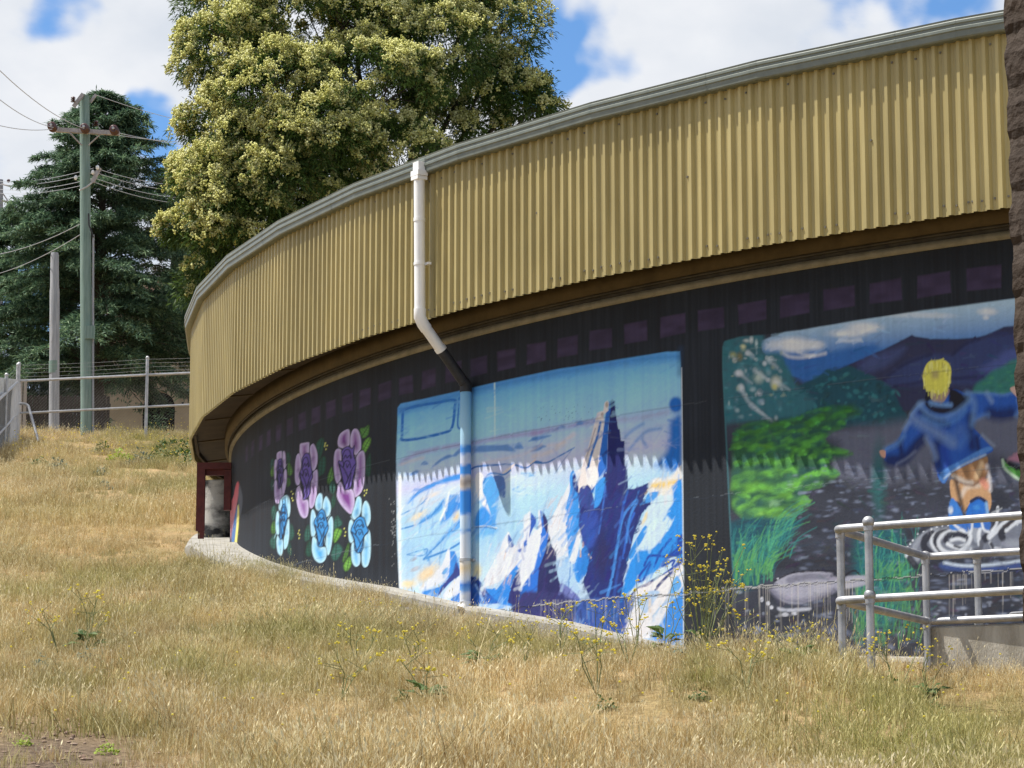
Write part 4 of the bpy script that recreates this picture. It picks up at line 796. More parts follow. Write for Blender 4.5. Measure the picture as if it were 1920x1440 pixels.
# gutter: stepped front, mitred ends, one length per facet
GP = [(-.02, ZT-.140), (.050, ZT-.140), (.060, ZT-.130), (.064, ZT-.092), (.072, ZT-.084), (.072, ZT-.066), (.066, ZT-.060), (.066, ZT-.044), (.073, ZT-.037), (.073, ZT-.020), (.067, ZT-.013), (.070, ZT), (.058, ZT), (.056, ZT-.02), (-.02, ZT-.02)]
tm = math.tan(DE/2); b = MB(); V = []
for sgn in (-1, 1):
    for y, z in GP: V.append((sgn*((apo+y)*tm) - sgn*.0006, y, z))
kk = len(GP); F = [(j, (j+1) % kk, kk+(j+1) % kk, kk+j) for j in range(kk)]; b.add(V, F)
for xj in (.33,):                                        # lap joint sleeve, 1.5 mm proud
    V = []; 
    for dx in (-.004, .004):
        for y, z in GP[1:12]: V.append((xj+dx, y+.0018, z-.0012 if z < ZT-.1 else z))
    n = 11; b.add(V, [(j, j+1, n+j+1, n+j) for j in range(n-1)])
gm = b.mesh('gutter')
# soffit, its cover strip and a bracket
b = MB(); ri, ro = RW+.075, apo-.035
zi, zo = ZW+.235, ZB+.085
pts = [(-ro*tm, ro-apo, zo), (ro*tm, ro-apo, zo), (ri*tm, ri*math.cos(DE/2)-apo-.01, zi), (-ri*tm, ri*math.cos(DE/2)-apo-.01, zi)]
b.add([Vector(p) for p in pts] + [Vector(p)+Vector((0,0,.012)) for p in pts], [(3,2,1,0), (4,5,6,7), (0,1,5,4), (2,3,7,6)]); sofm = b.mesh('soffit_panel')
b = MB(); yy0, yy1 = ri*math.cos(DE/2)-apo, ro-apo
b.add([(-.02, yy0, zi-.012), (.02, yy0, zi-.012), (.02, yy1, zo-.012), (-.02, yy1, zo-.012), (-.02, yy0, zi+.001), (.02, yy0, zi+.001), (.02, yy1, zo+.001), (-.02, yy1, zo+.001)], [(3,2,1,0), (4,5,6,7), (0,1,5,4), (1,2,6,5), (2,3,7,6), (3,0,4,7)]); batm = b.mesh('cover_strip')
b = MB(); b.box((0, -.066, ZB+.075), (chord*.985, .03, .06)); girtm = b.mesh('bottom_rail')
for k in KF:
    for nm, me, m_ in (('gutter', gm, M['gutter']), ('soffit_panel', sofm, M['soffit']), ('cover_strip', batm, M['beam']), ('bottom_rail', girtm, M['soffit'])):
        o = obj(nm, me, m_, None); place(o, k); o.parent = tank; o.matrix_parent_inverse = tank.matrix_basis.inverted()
# roof and inner shell
b = MB(); n = 96; rim = [pol(2*math.pi*i/n, RF-.03, ZT-.05) for i in range(n)]; b.add(rim + [Vector((CX, CY, ZT+.25))], [(i, (i+1) % n, n) for i in range(n)])
obj('roof', b.mesh('roof'), M['gutter'], tank)

# downpipe: leaf head, upper pipe, offset, lower painted pipe
pa, _ = wallhit(790, 460, RF+.05); top = pol(pa, RF+.075, ZT-.145); PR = .045
low_a, _ = wallhit(873, 900, RW+.06)
pB = pol(pa, RF+.06, wallhit(792, 598, RF+.06)[1]); pC = pol(low_a, RW+.06, wallhit(872, 722, RW+.06)[1]); pD = pol(low_a, RW+.06, wallhit(873, 1128, RW+.06)[1])
b = MB(); b.tube([top+Vector((0,0,.02)), pB + Vector((0,0,.04)), pB], PR, 20); dp = obj('downpipe', b.mesh('downpipe', True), M['pvc'], tank, label='white plastic downpipe bent in under the eave')
b = MB(); ra = Matrix.Rotation(pa + math.pi/2, 3, 'Z')
b.box(top + Vector((0,0,.0)), (.112, .095, .045), ra); b.box(top + Vector((0,0,.06)), (.082, .07, .07), ra); b.box(top + Vector((0,0,-.04)), (.10, .095, .03), ra); obj('rain_head', b.mesh('rain_head'), M['pvc'], dp)
mid = pB.lerp(pC, .47)
b = MB(); b.tube([pB + Vector((0,0,.09)), pB + Vector((0,0,.02)), pB.lerp(pC, .07), pB.lerp(pC, .14)], PR+.005, 20); obj('elbow', b.mesh('elbow', True), M['pvc'], dp)
b = MB(); b.tube([pB.lerp(pC, .05), mid], PR, 20); b.tube([mid.lerp(pB, .10), mid], PR+.004, 20); obj('offset_pipe', b.mesh('offset_pipe', True), M['pvc'], dp)
b = MB(); b.tube([mid, pC.lerp(pB, .02), pC + Vector((0,0,-.03))], PR-.001, 20); b.tube([pC.lerp(pB, .06), pC, pC + Vector((0,0,-.06))], PR+.005, 20); obj('offset_pipe', b.mesh('offset_pipe', True), M['blackp'], dp, label='lower half of the sloping pipe painted black')
b = MB(); b.tube([top.lerp(pB, .33) + Vector((0,0,.03)), top.lerp(pB, .33)], PR+.0035, 20); obj('collar', b.mesh('collar', True), M['pvc'], dp)
b = MB(); hz = top.lerp(pB, .62); b.tube([hz + Vector((0,0,.012)), hz - Vector((0,0,.012))], PR+.004, 20)
nb = pol(pa, RF, 0)-pol(pa, RF+1, 0); b.box(hz + nb*.05 + Vector((-nb.y, nb.x, 0))*-.05, (.05, .03, .02), ra); obj('bracket', b.mesh('bracket', True), M['pvc'], dp)
nseg = 80; b = MB(); b.tube([pC.lerp(pD, i/nseg) for i in range(nseg+1)], PR, 20); me = b.mesh('painted_pipe', True)
STP = [(715,(40,60,80)),(731,(60,110,160)),(736,(120,175,215)),(818,(165,205,230)),(834,(160,195,225)),(838,(60,135,215)),(850,(75,140,215)),(853,(190,205,230)),(870,(200,205,225)),(874,(60,140,225)),(890,(70,145,225)),(893,(205,200,200)),(905,(150,140,135)),(915,(200,190,180)),(922,(62,140,225)),(962,(66,145,228)),(968,(205,222,240)),(992,(190,215,240)),(996,(100,160,225)),(1001,(215,225,238)),(1048,(225,228,235)),(1065,(225,205,170)),(1078,(225,222,220)),(1088,(210,220,235)),(1096,(70,130,215)),(1108,(120,170,230)),(1114,(225,228,235)),(1140,(190,200,215))]
zs = np.array([wallhit(873, y, RW+.06)[1] for y, _ in STP])[::-1]; cs = np.array([lin(c) for _, c in STP])[::-1]*.9
vz = np.array([v.co.z for v in me.vertices]); vx = np.array([v.co.x for v in me.vertices]); vz2 = vz + .007*np.sin(vx*60)
col = np.stack([np.interp(vz2, zs, cs[:, k]) for k in range(3)] + [np.ones(len(vz))], 1).astype(np.float32)
ca = me.color_attributes.new('paint', 'FLOAT_COLOR', 'POINT'); ca.data.foreach_set('color', col.ravel())
lp = obj('lower_pipe', me, M['pipe'], dp, label='straight lower downpipe painted over with the blue and white mural')
b = MB(); zc = wallhit(873, 1050, RW+.06)[1]; c0 = pol(low_a, RW+.06, zc); b.tube([c0 + Vector((0,0,.012)), c0 - Vector((0,0,.012))], PR+.004, 20); b.box(c0 + Vector((.06,-.0,0)), (.05, .02, .02), Matrix.Rotation(low_a+math.pi/2, 3, 'Z')); obj('bracket', b.mesh('bracket', True), M['galvd'], dp)
b = MB(); b.tube([pD, pD + Vector((0,0,-.035)), pD + (pol(low_a, RW+1, 0)-pol(low_a, RW, 0))*.03 + Vector((0,0,-.07))], PR+.006, 20); obj('shoe', b.mesh('shoe', True), M['pvc'], dp)

# ------------------------------------------------------------------ concrete apron round the foot of the wall
b = MB(); n = 160; AV = np.linspace(-3.45, -1.9, n); V = []
for i, a in enumerate(AV):
    w = .47 + .02*math.sin(a*31) if a < -2.85 else max(.10, .40-(a+2.8)*1.3)
    z = base_z(a); o = pol(a, RW+w, 0); z = max(z, float(ground(o.x, o.y))+.015) if a < -2.7 else z
    V += [pol(a, RW-.02, z+.012), pol(a, RW+w*.5, z+.004), pol(a, RW+w-.015, z-.004), pol(a, RW+w, z-.03), pol(a, RW+w+.01, z-.4)]
b.add(V, [(5*i+j, 5*i+j+1, 5*i+j+6, 5*i+j+5) for i in range(n-1) for j in range(4)])
obj('concrete_path', b.mesh('concrete_path'), M['conc'], kind='structure')

# ------------------------------------------------------------------ ground
xs = np.concatenate([np.linspace(-140, -16, 32), np.linspace(-15, 9, 121), np.linspace(10, 150, 32)])
ys = np.concatenate([np.linspace(-40, 9, 25), np.linspace(10, 62, 209), np.linspace(64, 130, 34), np.linspace(140, 900, 30)])
XX, YY = np.meshgrid(xs, ys); Z = ground(XX, YY)
rr = np.hypot(XX-CX, YY-CY); Z = Z - np.clip((RW+.42-rr)/.35, 0, 1)*.30
Z = np.where(YY > 130, Z*0 + ground(0, 130.0) - .0*YY, Z)
V = np.stack([XX, YY, Z], -1).reshape(-1, 3); nx, ny = len(xs), len(ys)
I, J = np.meshgrid(np.arange(nx-1), np.arange(ny-1)); q = (J*nx+I).ravel()
me = npmesh('ground', V, np.stack([q, q+1, q+nx+1, q+nx], 1), smooth=True)
gmt = bpy.data.materials.new('dry_ground'); gmt.use_nodes = True; t = gmt.node_tree; pb = t.nodes['Principled BSDF']; pb.inputs['Roughness'].default_value = .95; pb.inputs['Specular IOR Level'].default_value = .1
geo = N(t, 'ShaderNodeNewGeometry'); n1 = N(t, 'ShaderNodeTexNoise'); n1.inputs['Scale'].default_value = 1.1; n1.inputs['Detail'].default_value = 5; t.links.new(geo.outputs['Position'], n1.inputs['Vector'])
n2 = N(t, 'ShaderNodeTexNoise'); n2.inputs['Scale'].default_value = 26; n2.inputs['Detail'].default_value = 7; n2.inputs['Roughness'].default_value = .7; t.links.new(geo.outputs['Position'], n2.inputs['Vector'])
r1 = N(t, 'ShaderNodeValToRGB'); e = r1.color_ramp.elements; e[0].position = .36; e[0].color = (.20, .14, .078, 1); e[1].position = .64; e[1].color = (.44, .32, .175, 1)
t.links.new(n2.outputs['Fac'], r1.inputs[0])
mxg = N(t, 'ShaderNodeMix', data_type='RGBA', blend_type='MULTIPLY'); mxg.inputs['Factor'].default_value = .6
r2 = N(t, 'ShaderNodeValToRGB'); e = r2.color_ramp.elements; e[0].position = .35; e[0].color = (.62, .70, .50, 1); e[1].position = .6; e[1].color = (1, .95, .86, 1); t.links.new(n1.outputs['Fac'], r2.inputs[0])
t.links.new(r1.outputs[0], mxg.inputs['A']); t.links.new(r2.outputs[0], mxg.inputs['B']); t.links.new(mxg.outputs['Result'], pb.inputs['Base Color'])
bn = N(t, 'ShaderNodeBump'); bn.inputs['Strength'].default_value = .9; bn.inputs['Distance'].default_value = .03; t.links.new(n2.outputs['Fac'], bn.inputs['Height']); t.links.new(bn.outputs[0], pb.inputs['Normal'])
c_, s__ = math.cos(PITCH), math.sin(PITCH); dd = V[:,1]*c_ + V[:,2]*s__; qx_ = 960 + FPX*V[:,0]/np.where(np.abs(dd) < .1, .1, dd); qy_ = 720 - FPX*(-V[:,1]*s__ + V[:,2]*c_)/np.where(np.abs(dd) < .1, .1, dd)
bv = np.clip(1.5-1.5*np.hypot((qx_-90)/320, (qy_-1450)/150), 0, 1)*(V[:,1] > 9)*(V[:,1] < 16)
ba = me.attributes.new('bare', 'FLOAT', 'POINT'); ba.data.foreach_set('value', bv.astype(np.float32))
an = N(t, 'ShaderNodeAttribute', attribute_name='bare'); rs_ = N(t, 'ShaderNodeValToRGB'); e = rs_.color_ramp.elements; e[0].position = .35; e[0].color = (.05, .036, .026, 1); e[1].position = .68; e[1].color = (.21, .155, .11, 1); t.links.new(n2.outputs['Fac'], rs_.inputs[0])
mb_ = N(t, 'ShaderNodeMix', data_type='RGBA'); t.links.new(an.outputs['Fac'], mb_.inputs['Factor']); t.links.new(mxg.outputs['Result'], mb_.inputs['A']); t.links.new(rs_.outputs[0], mb_.inputs['B']); t.links.new(mb_.outputs['Result'], pb.inputs['Base Color'])
obj('ground', me, gmt, kind='structure')
# ------------------------------------------------------------------ red frame and round chamber at the far end of the path
Yf = 28.1
fr_ = empty('steel_frame', at(376, 1003, Yf), label='dark red steel frame under the far end of the eave', cat='frame')
def fbox(nm, x0, y0, x1, y1, Y, th, m, par):
    p, q = at(x0, y0, Y), at(x1, y1, Y); b = MB(); b.box(((p.x+q.x)/2, Y, (p.z+q.z)/2), (abs(q.x-p.x), th, abs(q.z-p.z))); return obj(nm, b.mesh(nm), m, par)
fbox('post', 370, 869, 383, 996, Yf, .07, M['redst'], fr_); fbox('post', 421, 881.5, 433, 957, Yf, .07, M['redst'], fr_)
fbox('header', 370, 868, 434, 880, Yf-.004, .075, M['redst'], fr_); fbox('lintel', 383.3, 880.5, 420.7, 891.5, Yf+.05, .05, M['redst'], fr_); fbox('foot', 371.5, 996.5, 382, 1010, Yf, .06, M['redst'], fr_)
cyl = at(409, 960, 29.5); b = MB(); zb_ = 2.7
b.tube([(cyl.x, cyl.y, zb_), (cyl.x, cyl.y, 3.42), (cyl.x, cyl.y, 3.78)], .19, 28); me = b.mesh('valve_chamber', True)
obj('valve_chamber', me, mat('half_painted_concrete', (.02, .021, .024), .8, (.44, .43, .40), nscale=2.6, stretch=(1,1,1.6), bump=.2, lo=.42, hi=.6), label='round concrete chamber with peeling black paint behind the red frame', cat='chamber')

# ------------------------------------------------------------------ pipe railing round the steps, and its concrete upstand
ztop = at(1628, 978, 15.5).z
def on_z(x, y, z): d = raydir(x, y); return Vector(d*(z/d[2]))
RP = .0243
pA = on_z(1566, 992, ztop); pBt = on_z(1628, 979, ztop); pE = on_z(1960, 963, ztop); pCt = on_z(1735, 1043, ztop); pDt = on_z(1832, 1043, ztop); pF = on_z(1960, 1031, ztop)
zmid = at(1628, 1116, pBt.y).z
rail = empty('pipe_railing', (pBt.x, pBt.y, float(ground(pBt.x, pBt.y))), label='galvanised pipe railing with ball joints in front of the child mural', cat='railing')
def bend(pts, r=.07, n=5):
    out = [pts[0]]
    for i in range(1, len(pts)-1):
        p, a, c = pts[i], (pts[i-1]-pts[i]).normalized(), (pts[i+1]-pts[i]).normalized()
        p0, p1 = p+a*r, p+c*r
        for k in range(n+1):
            t = k/n; out.append(p0*(1-t)**2 + p*2*t*(1-t) + p1*t*t)
    return out + [pts[-1]]
# the run comes in from the right, turns at the free end and goes back along the steps
for nm, dz in (('top_rail', 0), ('middle_rail', zmid-ztop)):
    o = Vector((0, 0, dz)); b = MB(); b.tube(bend([pE+o, pA+o, pCt+o + (pCt-pA).normalized()*.03, pF+o]), RP, 14, caps=True); obj(nm, b.mesh(nm, True), M['galv'], rail)
pA2 = pA.lerp(pCt, .05)
for k, p in enumerate((pA2, pBt, pCt, pDt)):
    zg = float(ground(p.x, p.y))-.25 if k != 3 else zmid
    b = MB(); b.tube([(p.x, p.y, zg), (p.x, p.y, p.z-.005)], RP, 14); obj('post', b.mesh('post', True), M['galv'], rail)
    for dz in (0, zmid-ztop):
        if k == 0: continue
        b = MB(); b.ball((p.x, p.y, p.z+dz), RP*1.48, 16, 10); b.tube([(p.x, p.y, p.z+dz-.05), (p.x, p.y, p.z+dz)], RP*1.18, 14); obj('ball_joint', b.mesh('ball_joint', True), M['galv'], rail)
for dz in (0, zmid-ztop):
    b = MB(); q = pA2; b.tube([(q.x, q.y, q.z+dz-.045), (q.x, q.y, q.z+dz-.008)], RP*1.2, 14); obj('collar', b.mesh('collar', True), M['galv'], rail)
e1 = on_z(1892, 1163, pDt.z+zmid-ztop); b = MB(); up_ = Vector((0,0,.045)); b.tube(bend([e1 + Vector((.0,0,0)), e1 + up_, e1 + up_ + (pF-pDt).normalized()*.4], .03), .008, 8); obj('hook_bar', b.mesh('hook_bar', True), M['galv'], rail)
# concrete upstand
p0 = at(1741, 1180, pCt.y+.02); dirx = (pF-pCt).normalized(); dirx.z = 0; dirx.normalize(); back = Vector((-dirx.y, dirx.x, 0)); back = back if back.y > 0 else -back
b = MB(); zt_ = pCt.z + (zmid-ztop) - .035; V = []
for z in (.3, zt_-.012, zt_):
    ins = .012 if z == zt_ else 0
    for u, v in ((0+ins, 0+ins), (2.2, 0+ins), (2.2, .22-ins), (0+ins, .22-ins)): V.append(Vector((p0.x, p0.y, 0)) + dirx*u + back*v + Vector((0,0,z)))
F = [(4*l+i, 4*l+(i+1) % 4, 4*l+4+(i+1) % 4, 4*l+4+i) for l in range(2) for i in range(4)] + [(8,9,10,11)]
b.add(V, F); obj('concrete_upstand', b.mesh('concrete_upstand'), M['conc2'], label='stained concrete upstand under the pipe railing', cat='wall')

# ------------------------------------------------------------------ brick pier close by on the right
ed = at(1880, 0, 4.1); u_ = Vector((.545, -.839, 0)).normalized(); n_ = Vector((-.839, -.545, 0)).normalized()
pier = empty('brick_pier', (ed.x, ed.y, -1.7), label='dark brown rough brick pier close by at the right edge', cat='pier')
Mr = Matrix(((u_.x, -n_.x, 0), (u_.y, -n_.y, 0), (0, 0, 1)))
crs = .086; z = -1.6; row = 0
variants = []
for s in range(6):
    r = random.Random(s); b = MB(); nx_, nz_ = 9, 4; L, Hh, D = .232, .079, .11
    V = []; 
    for j in range(nz_+1):
        for i in range(nx_+1):
            x = i/nx_*L; zc = j/nz_*Hh; edge = min(i, nx_-i)/2; 
            V.append((x + (r.uniform(0,.004) if i == 0 else r.uniform(-.004,0) if i == nx_ else 0), r.uniform(-.0016, .0012) + (.006 if min(j, nz_-j) == 0 else 0), zc + (r.uniform(-.0015,.0015))))
    F = [(j*(nx_+1)+i, j*(nx_+1)+i+1, (j+1)*(nx_+1)+i+1, (j+1)*(nx_+1)+i) for j in range(nz_) for i in range(nx_)]
    n0 = len(V); V += [(x_, D, z_) for (x_, y_, z_) in V[:]]
    m1 = nx_+1
    loop = [i for i in range(m1)] + [j*m1+nx_ for j in range(1, nz_+1)] + [nz_*m1+i for i in range(nx_-1, -1, -1)] + [j*m1 for j in range(nz_-1, 0, -1)]
    F += [(loop[(k+1) % len(loop)], loop[k], n0+loop[k], n0+loop[(k+1) % len(loop)]) for k in range(len(loop))]
    b.add(V, F); variants.append(b.mesh('brick'))
while z < 3.2:
    off = 0 if row % 2 == 0 else -.12
    for k in range(2):
        x = off + k*.24
        if x < 0:
            o = obj('brick', variants[row % 6], M['brown'], None); o.matrix_basis = Matrix.Translation((ed.x, ed.y, z)) @ Mr.to_4x4() @ Matrix.Diagonal((.46, 1, 1, 1))
        else:
            o = obj('brick', variants[(row*2+k) % 6], M['brown'], None); o.matrix_basis = Matrix.Translation(Vector((ed.x, ed.y, z)) + u_*x) @ Mr.to_4x4()
        o.parent = pier; o.matrix_parent_inverse = pier.matrix_basis.inverted()
    z += crs; row += 1
b = MB(); c0 = Vector((ed.x, ed.y, .75)) + u_*.225 - n_*.12; b.box(c0, (.446, .232, 4.9), Mr.to_4x4().to_3x3()); obj('mortar_core', b.mesh('mortar_core'), M['mortar'], pier)

# ------------------------------------------------------------------ chain-link fence on the bank
FY = 57.0
def fpt(px, py, Y=FY): return at(px, py, Y)
def wirebox(name, p, q, h0, h1, parent, step=.075, r=.0017, dz0=0, dz1=0):
    """diamond mesh between two posts p and q (ground points), from height h0 to h1"""
    d = Vector((q.x-p.x, q.y-p.y, 0)); L = d.length; d.normalize(); V = []; F = []
    H = h1-h0; n = int((L+H)/step)
    nn = Vector((-d.y, d.x, 0))
    def strip(a, c):
        w = Vector((0,0,r))+d*r; o = len(V)
        for P_ in (a, c):
            V.extend([P_+nn*r, P_-d*r*.7+Vector((0,0,r*.7)), P_-nn*r, P_+d*r*.7-Vector((0,0,r*.7))])
        F.extend([(o+i, o+(i+1) % 4, o+4+(i+1) % 4, o+4+i) for i in range(4)])
    for k in range(n+1):
        s = k*step
        for sg in (1, -1):
            # line x = s - t, height t
            t0 = max(0, s-L); t1 = min(H, s)
            if t1 <= t0: continue
            x0, x1 = s-t0, s-t1
            if sg < 0: x0, x1 = L-x0, L-x1
            gz = lambda x: p.z + (q.z-p.z)*x/L
            strip(Vector((p.x, p.y, 0)) + d*x0 + Vector((0,0,gz(x0)+h0+t0)), Vector((p.x, p.y, 0)) + d*x1 + Vector((0,0,gz(x1)+h0+t1)))
    me = npmesh(name, np.array([tuple(v) for v in V]), np.array(F)); return obj(name, me, M['zincd'], parent, kind='stuff')
def fence_run(px_list, label, H=1.48, post_h=1.86, Ys=None, group=None, slope_base=None):
    pts = []
    for i, (px, py) in enumerate(px_list):
        Y = Ys[i] if Ys else FY; p = at(px, py, Y); pts.append(p)
    root = empty('chain_link_fence', pts[0], label=label, cat='fence', group=group)
    for i, p in enumerate(pts):
        b = MB(); b.tube([(p.x, p.y, p.z-.5), (p.x, p.y, p.z+post_h)], .035, 10); b.ball((p.x, p.y, p.z+post_h), .042, 8, 5); obj('post', b.mesh('post', True), M['galvd'], root)
    for p, q in zip(pts[:-1], pts[1:]):
        for nm, h, r in (('top_rail', H, .029), ('middle_rail', H*.52, .026)):
            b = MB(); b.tube([p + Vector((0,0,h)), q + Vector((0,0,h))], r, 8); obj(nm, b.mesh(nm, True), M['galvd'], root)
        wirebox('mesh_panel', p, q, .02, H-.02, root)
        for k in range(4):
            b = MB(); n = 24; z = H + .09 + k*.085; b.tube([p.lerp(q, t/n) + Vector((0,0,z - .02*math.sin(math.pi*t/n) + .006*random.random())) for t in range(n+1)], .0028, 4); obj('barbed_wire', b.mesh('barbed_wire'), M['zincd'], root)
            for t in range(1, 24, 2): pass
    return root, pts
f1, fp1 = fence_run([(31, 841), (273, 828), (515, 816)], 'chain-link fence along the top of the grass bank', Ys=[57.0, 57.6, 58.2])
f2, fp2 = fence_run([(29, 844), (7, 872), (-60, 960)], 'chain-link fence running downhill at the left edge', Ys=[56.6, 53.6, 45.0])
# stay pipe
b = MB(); a_ = fpt(33, 757, 56.9); b.tube(bend([a_, fpt(52, 757, 56.9), fpt(72, 828, 56.0)], .12), .03, 10); obj('stay_pipe', b.mesh('stay_pipe', True), M['galvd'], f1)
# pale mesh cloth slung on the inside of the downhill fence
b = MB(); V = []; nu, nv = 14, 14
pq = [at(36, 712, 57.2), at(33, 842, 57.2), at(-70, 700, 46.5), at(-70, 965, 46.5)]
for i in range(nu+1):
    u = i/nu
    for j in range(nv+1):
        v = j/nv; tp = pq[0].lerp(pq[2], u); bt = pq[1].lerp(pq[3], u); P = tp.lerp(bt, v)
        P = P + Vector((.02*math.sin(v*math.pi)*(1-u) + .03, .0, 0))
        V.append(P + Vector((.008*math.sin(7*u+5*v), 0, 0)))
F = [(i*(nv+1)+j, i*(nv+1)+j+1, (i+1)*(nv+1)+j+1, (i+1)*(nv+1)+j) for i in range(nu) for j in range(nv)]
b.add(V, F); b.add([v + Vector((-.006, .004, 0)) for v in V], [f[::-1] for f in F]); me = b.mesh('shade_cloth', True)
cm_ = bpy.data.materials.new('open_weave_cloth'); cm_.use_nodes = True; t = cm_.node_tree; pb = t.nodes['Principled BSDF']; pb.inputs['Base Color'].default_value = (.56, .57, .60, 1); pb.inputs['Roughness'].default_value = .8
geo = N(t, 'ShaderNodeNewGeometry'); n1 = N(t, 'ShaderNodeTexNoise'); n1.inputs['Scale'].default_value = 5; n1.inputs['Detail'].default_value = 6; t.links.new(geo.outputs['Position'], n1.inputs['Vector'])
rp = N(t, 'ShaderNodeMapRange'); rp.inputs['From Min'].default_value = .3; rp.inputs['From Max'].default_value = .7; rp.inputs['To Min'].default_value = .5; rp.inputs['To Max'].default_value = .8
t.links.new(n1.outputs['Fac'], rp.inputs['Value']); t.links.new(rp.outputs[0], pb.inputs['Alpha'])
obj('shade_cloth', me, cm_, label='pale grey mesh cloth hung on the downhill fence', cat='cloth')
# rocks under the corner
def rock(px, py, Y, s, label, seed):
    r = random.Random(seed); b = MB(); b.ball((0,0,0), 1, 14, 9)
    vs = []
    for v in b.v:
        n_1 = 1 + .22*math.sin(v[0]*3+seed) + .18*math.sin(v[1]*4+seed*2) + .14*math.sin(v[2]*5+seed) + r.uniform(-.06,.06); vs.append((v[0]*n_1*s[0], v[1]*n_1*s[1], v[2]*n_1*s[2]))
    b.v = vs; me = b.mesh('rock'); o = obj('rock', me, M['rock'], label=label, cat='rock', group='rocks under the corner of the fence'); o.location = at(px, py, Y); o.rotation_euler = (r.random(), r.random(), r.random()*3)
for a in ((6,905,51,(.34,.3,.28),'large reddish rock at the left edge below the fence',1),(24,868,54,(.14,.2,.1),'small pale rock just below the fence corner',2),(2,880,52.5,(.2,.2,.12),'grey rock wedged under the downhill fence at the left edge',3),(34,850,56,(.16,.14,.08),'small rock at the foot of the corner post',4),(16,882,53,(.15,.2,.12),'brown rock between the large rock and the corner post',5)): rock(*a)

# ------------------------------------------------------------------ poles and lines
PYA = 59.5; pb0 = at(163, 822, PYA); ptop = at(158.5, 180, PYA)
up = empty('power_pole', pb0, label='tall green power pole with a crossarm and brown insulators', cat='pole')
b = MB(); nseg = 14; b.tube([pb0.lerp(ptop, t/nseg) - Vector((0,0,.4 if t == 0 else 0)) for t in range(nseg+1)], [.142-.03*t/nseg for t in range(nseg+1)], 18); obj('shaft', b.mesh('shaft', True), M['pole'], up)
def pw(px, py, dy=0): return at(px, py, PYA+dy)
b = MB(); p, q = pw(98, 243, -.17), pw(224, 250, -.17); dv = (q-p); b.box((p+q)/2, (dv.length, .09, .10), dv.to_track_quat('X', 'Z').to_matrix()); ar = obj('crossarm', b.mesh('crossarm'), M['arm'], up)
for (x0, y0), (x1, y1) in (((128,246),(153,272)), ((192,248),(166,272))):
    b = MB(); b.tube([pw(x0, y0, -.2), pw(x1, y1, -.15)], .018, 6); obj('brace', b.mesh('brace'), M['arm'], up)
for x, y in ((100,241),(161,244),(216,247)):
    c = pw(x, y, -.30); b = MB()
    for k, rr_ in enumerate((.055, .105, .06, .105, .06, .10)): b.tube([c + Vector((0,-.05*k,0)), c + Vector((0,-.05*k-.03,0))], [rr_, rr_*.72], 16)
    o = obj('insulator', b.mesh('insulator', True), M['ins'], ar); b = MB(); b.tube([c + Vector((0,-.30,0)), c + Vector((0,-.36,0))], .03, 8); obj('clamp', b.mesh('clamp'), M['galvd'], o)
b = MB(); p, q = pw(138, 200, -.14), pw(156, 176, -.14); dv = q-p; b.box((p+q)/2, (dv.length, .07, .08), dv.to_track_quat('X', 'Z').to_matrix()); obj('raker_arm', b.mesh('raker_arm'), M['arm'], up)
b = MB(); p, q = pw(169, 192, .1), pw(180, 177, .1); dv = q-p; b.box((p+q)/2, (dv.length, .05, .06), dv.to_track_quat('X', 'Z').to_matrix()); obj('top_arm', b.mesh('top_arm'), M['arm'], up)
for x, y, dy in ((137,191,-.2),(180,236,-.1)):
    b = MB(); c = pw(x, y, dy); [b.tube([c + Vector((0,0,k*.045)), c + Vector((0,0,k*.045+.03))], [.06,.035], 10) for k in range(3)]; obj('insulator', b.mesh('insulator', True), M['ins'], up)
b = MB(); p, q = pw(175, 338, -.15), pw(185, 318, -.15); dv = q-p; b.box((p+q)/2, (dv.length+.1, .07, .09), dv.to_track_quat('X', 'Z').to_matrix()); obj('low_arm', b.mesh('low_arm'), M['arm'], up)
for x, y in ((183,314),(174,323),(142,333)):
    b = MB(); b.ball(pw(x, y, -.2), .04, 8, 6, (1,1,1.5)); obj('insulator', b.mesh('insulator', True), M['white'], up)
b = MB(); b.box(pw(168.5, 623, -.16), (.22, .06, .30)); obj('cable_guard', b.mesh('cable_guard'), M['pole'], up)
b = MB(); b.tube([pw(175, 440, -.05), pw(174.5, 560, -.06), pw(174.6, 815, -.06)], .024, 8); obj('cable_conduit', b.mesh('cable_conduit', True), M['poleg'], up)
b = MB(); b.tube([pw(166, 400, -.16), pw(167, 422, -.16), pw(172, 436, -.12), pw(175, 445, -.08)], .018, 6); b2 = MB(); b2.tube([pw(149, 357, -.16), pw(163, 350, -.2), pw(173, 342, -.16)], .02, 6)
obj('cable', b.mesh('cable', True), M['blackp'], up); obj('stay_strap', b2.mesh('stay_strap', True), M['galvd'], up)
# grey short pole
gb, gt = at(102, 802, 63.5), at(102.5, 474, 63.5)
gp = empty('timber_pole', gb, label='shorter grey timber pole with nothing on top beside the green pole', cat='pole')
b = MB(); b.tube([gb - Vector((0,0,.4)), gb.lerp(gt, .5), gb.lerp(gt, .78), gb.lerp(gt, .80), gb.lerp(gt, .985), gt], [.128, .122, .120, .108, .100, .088], 16); obj('shaft', b.mesh('shaft', True), M['poleg'], gp)
b = MB(); b.tube([at(101.3, 700, 63.5), at(101.5, 677, 63.5)], .128, 16); obj('green_band', b.mesh('green_band', True), M['pole'], gp)
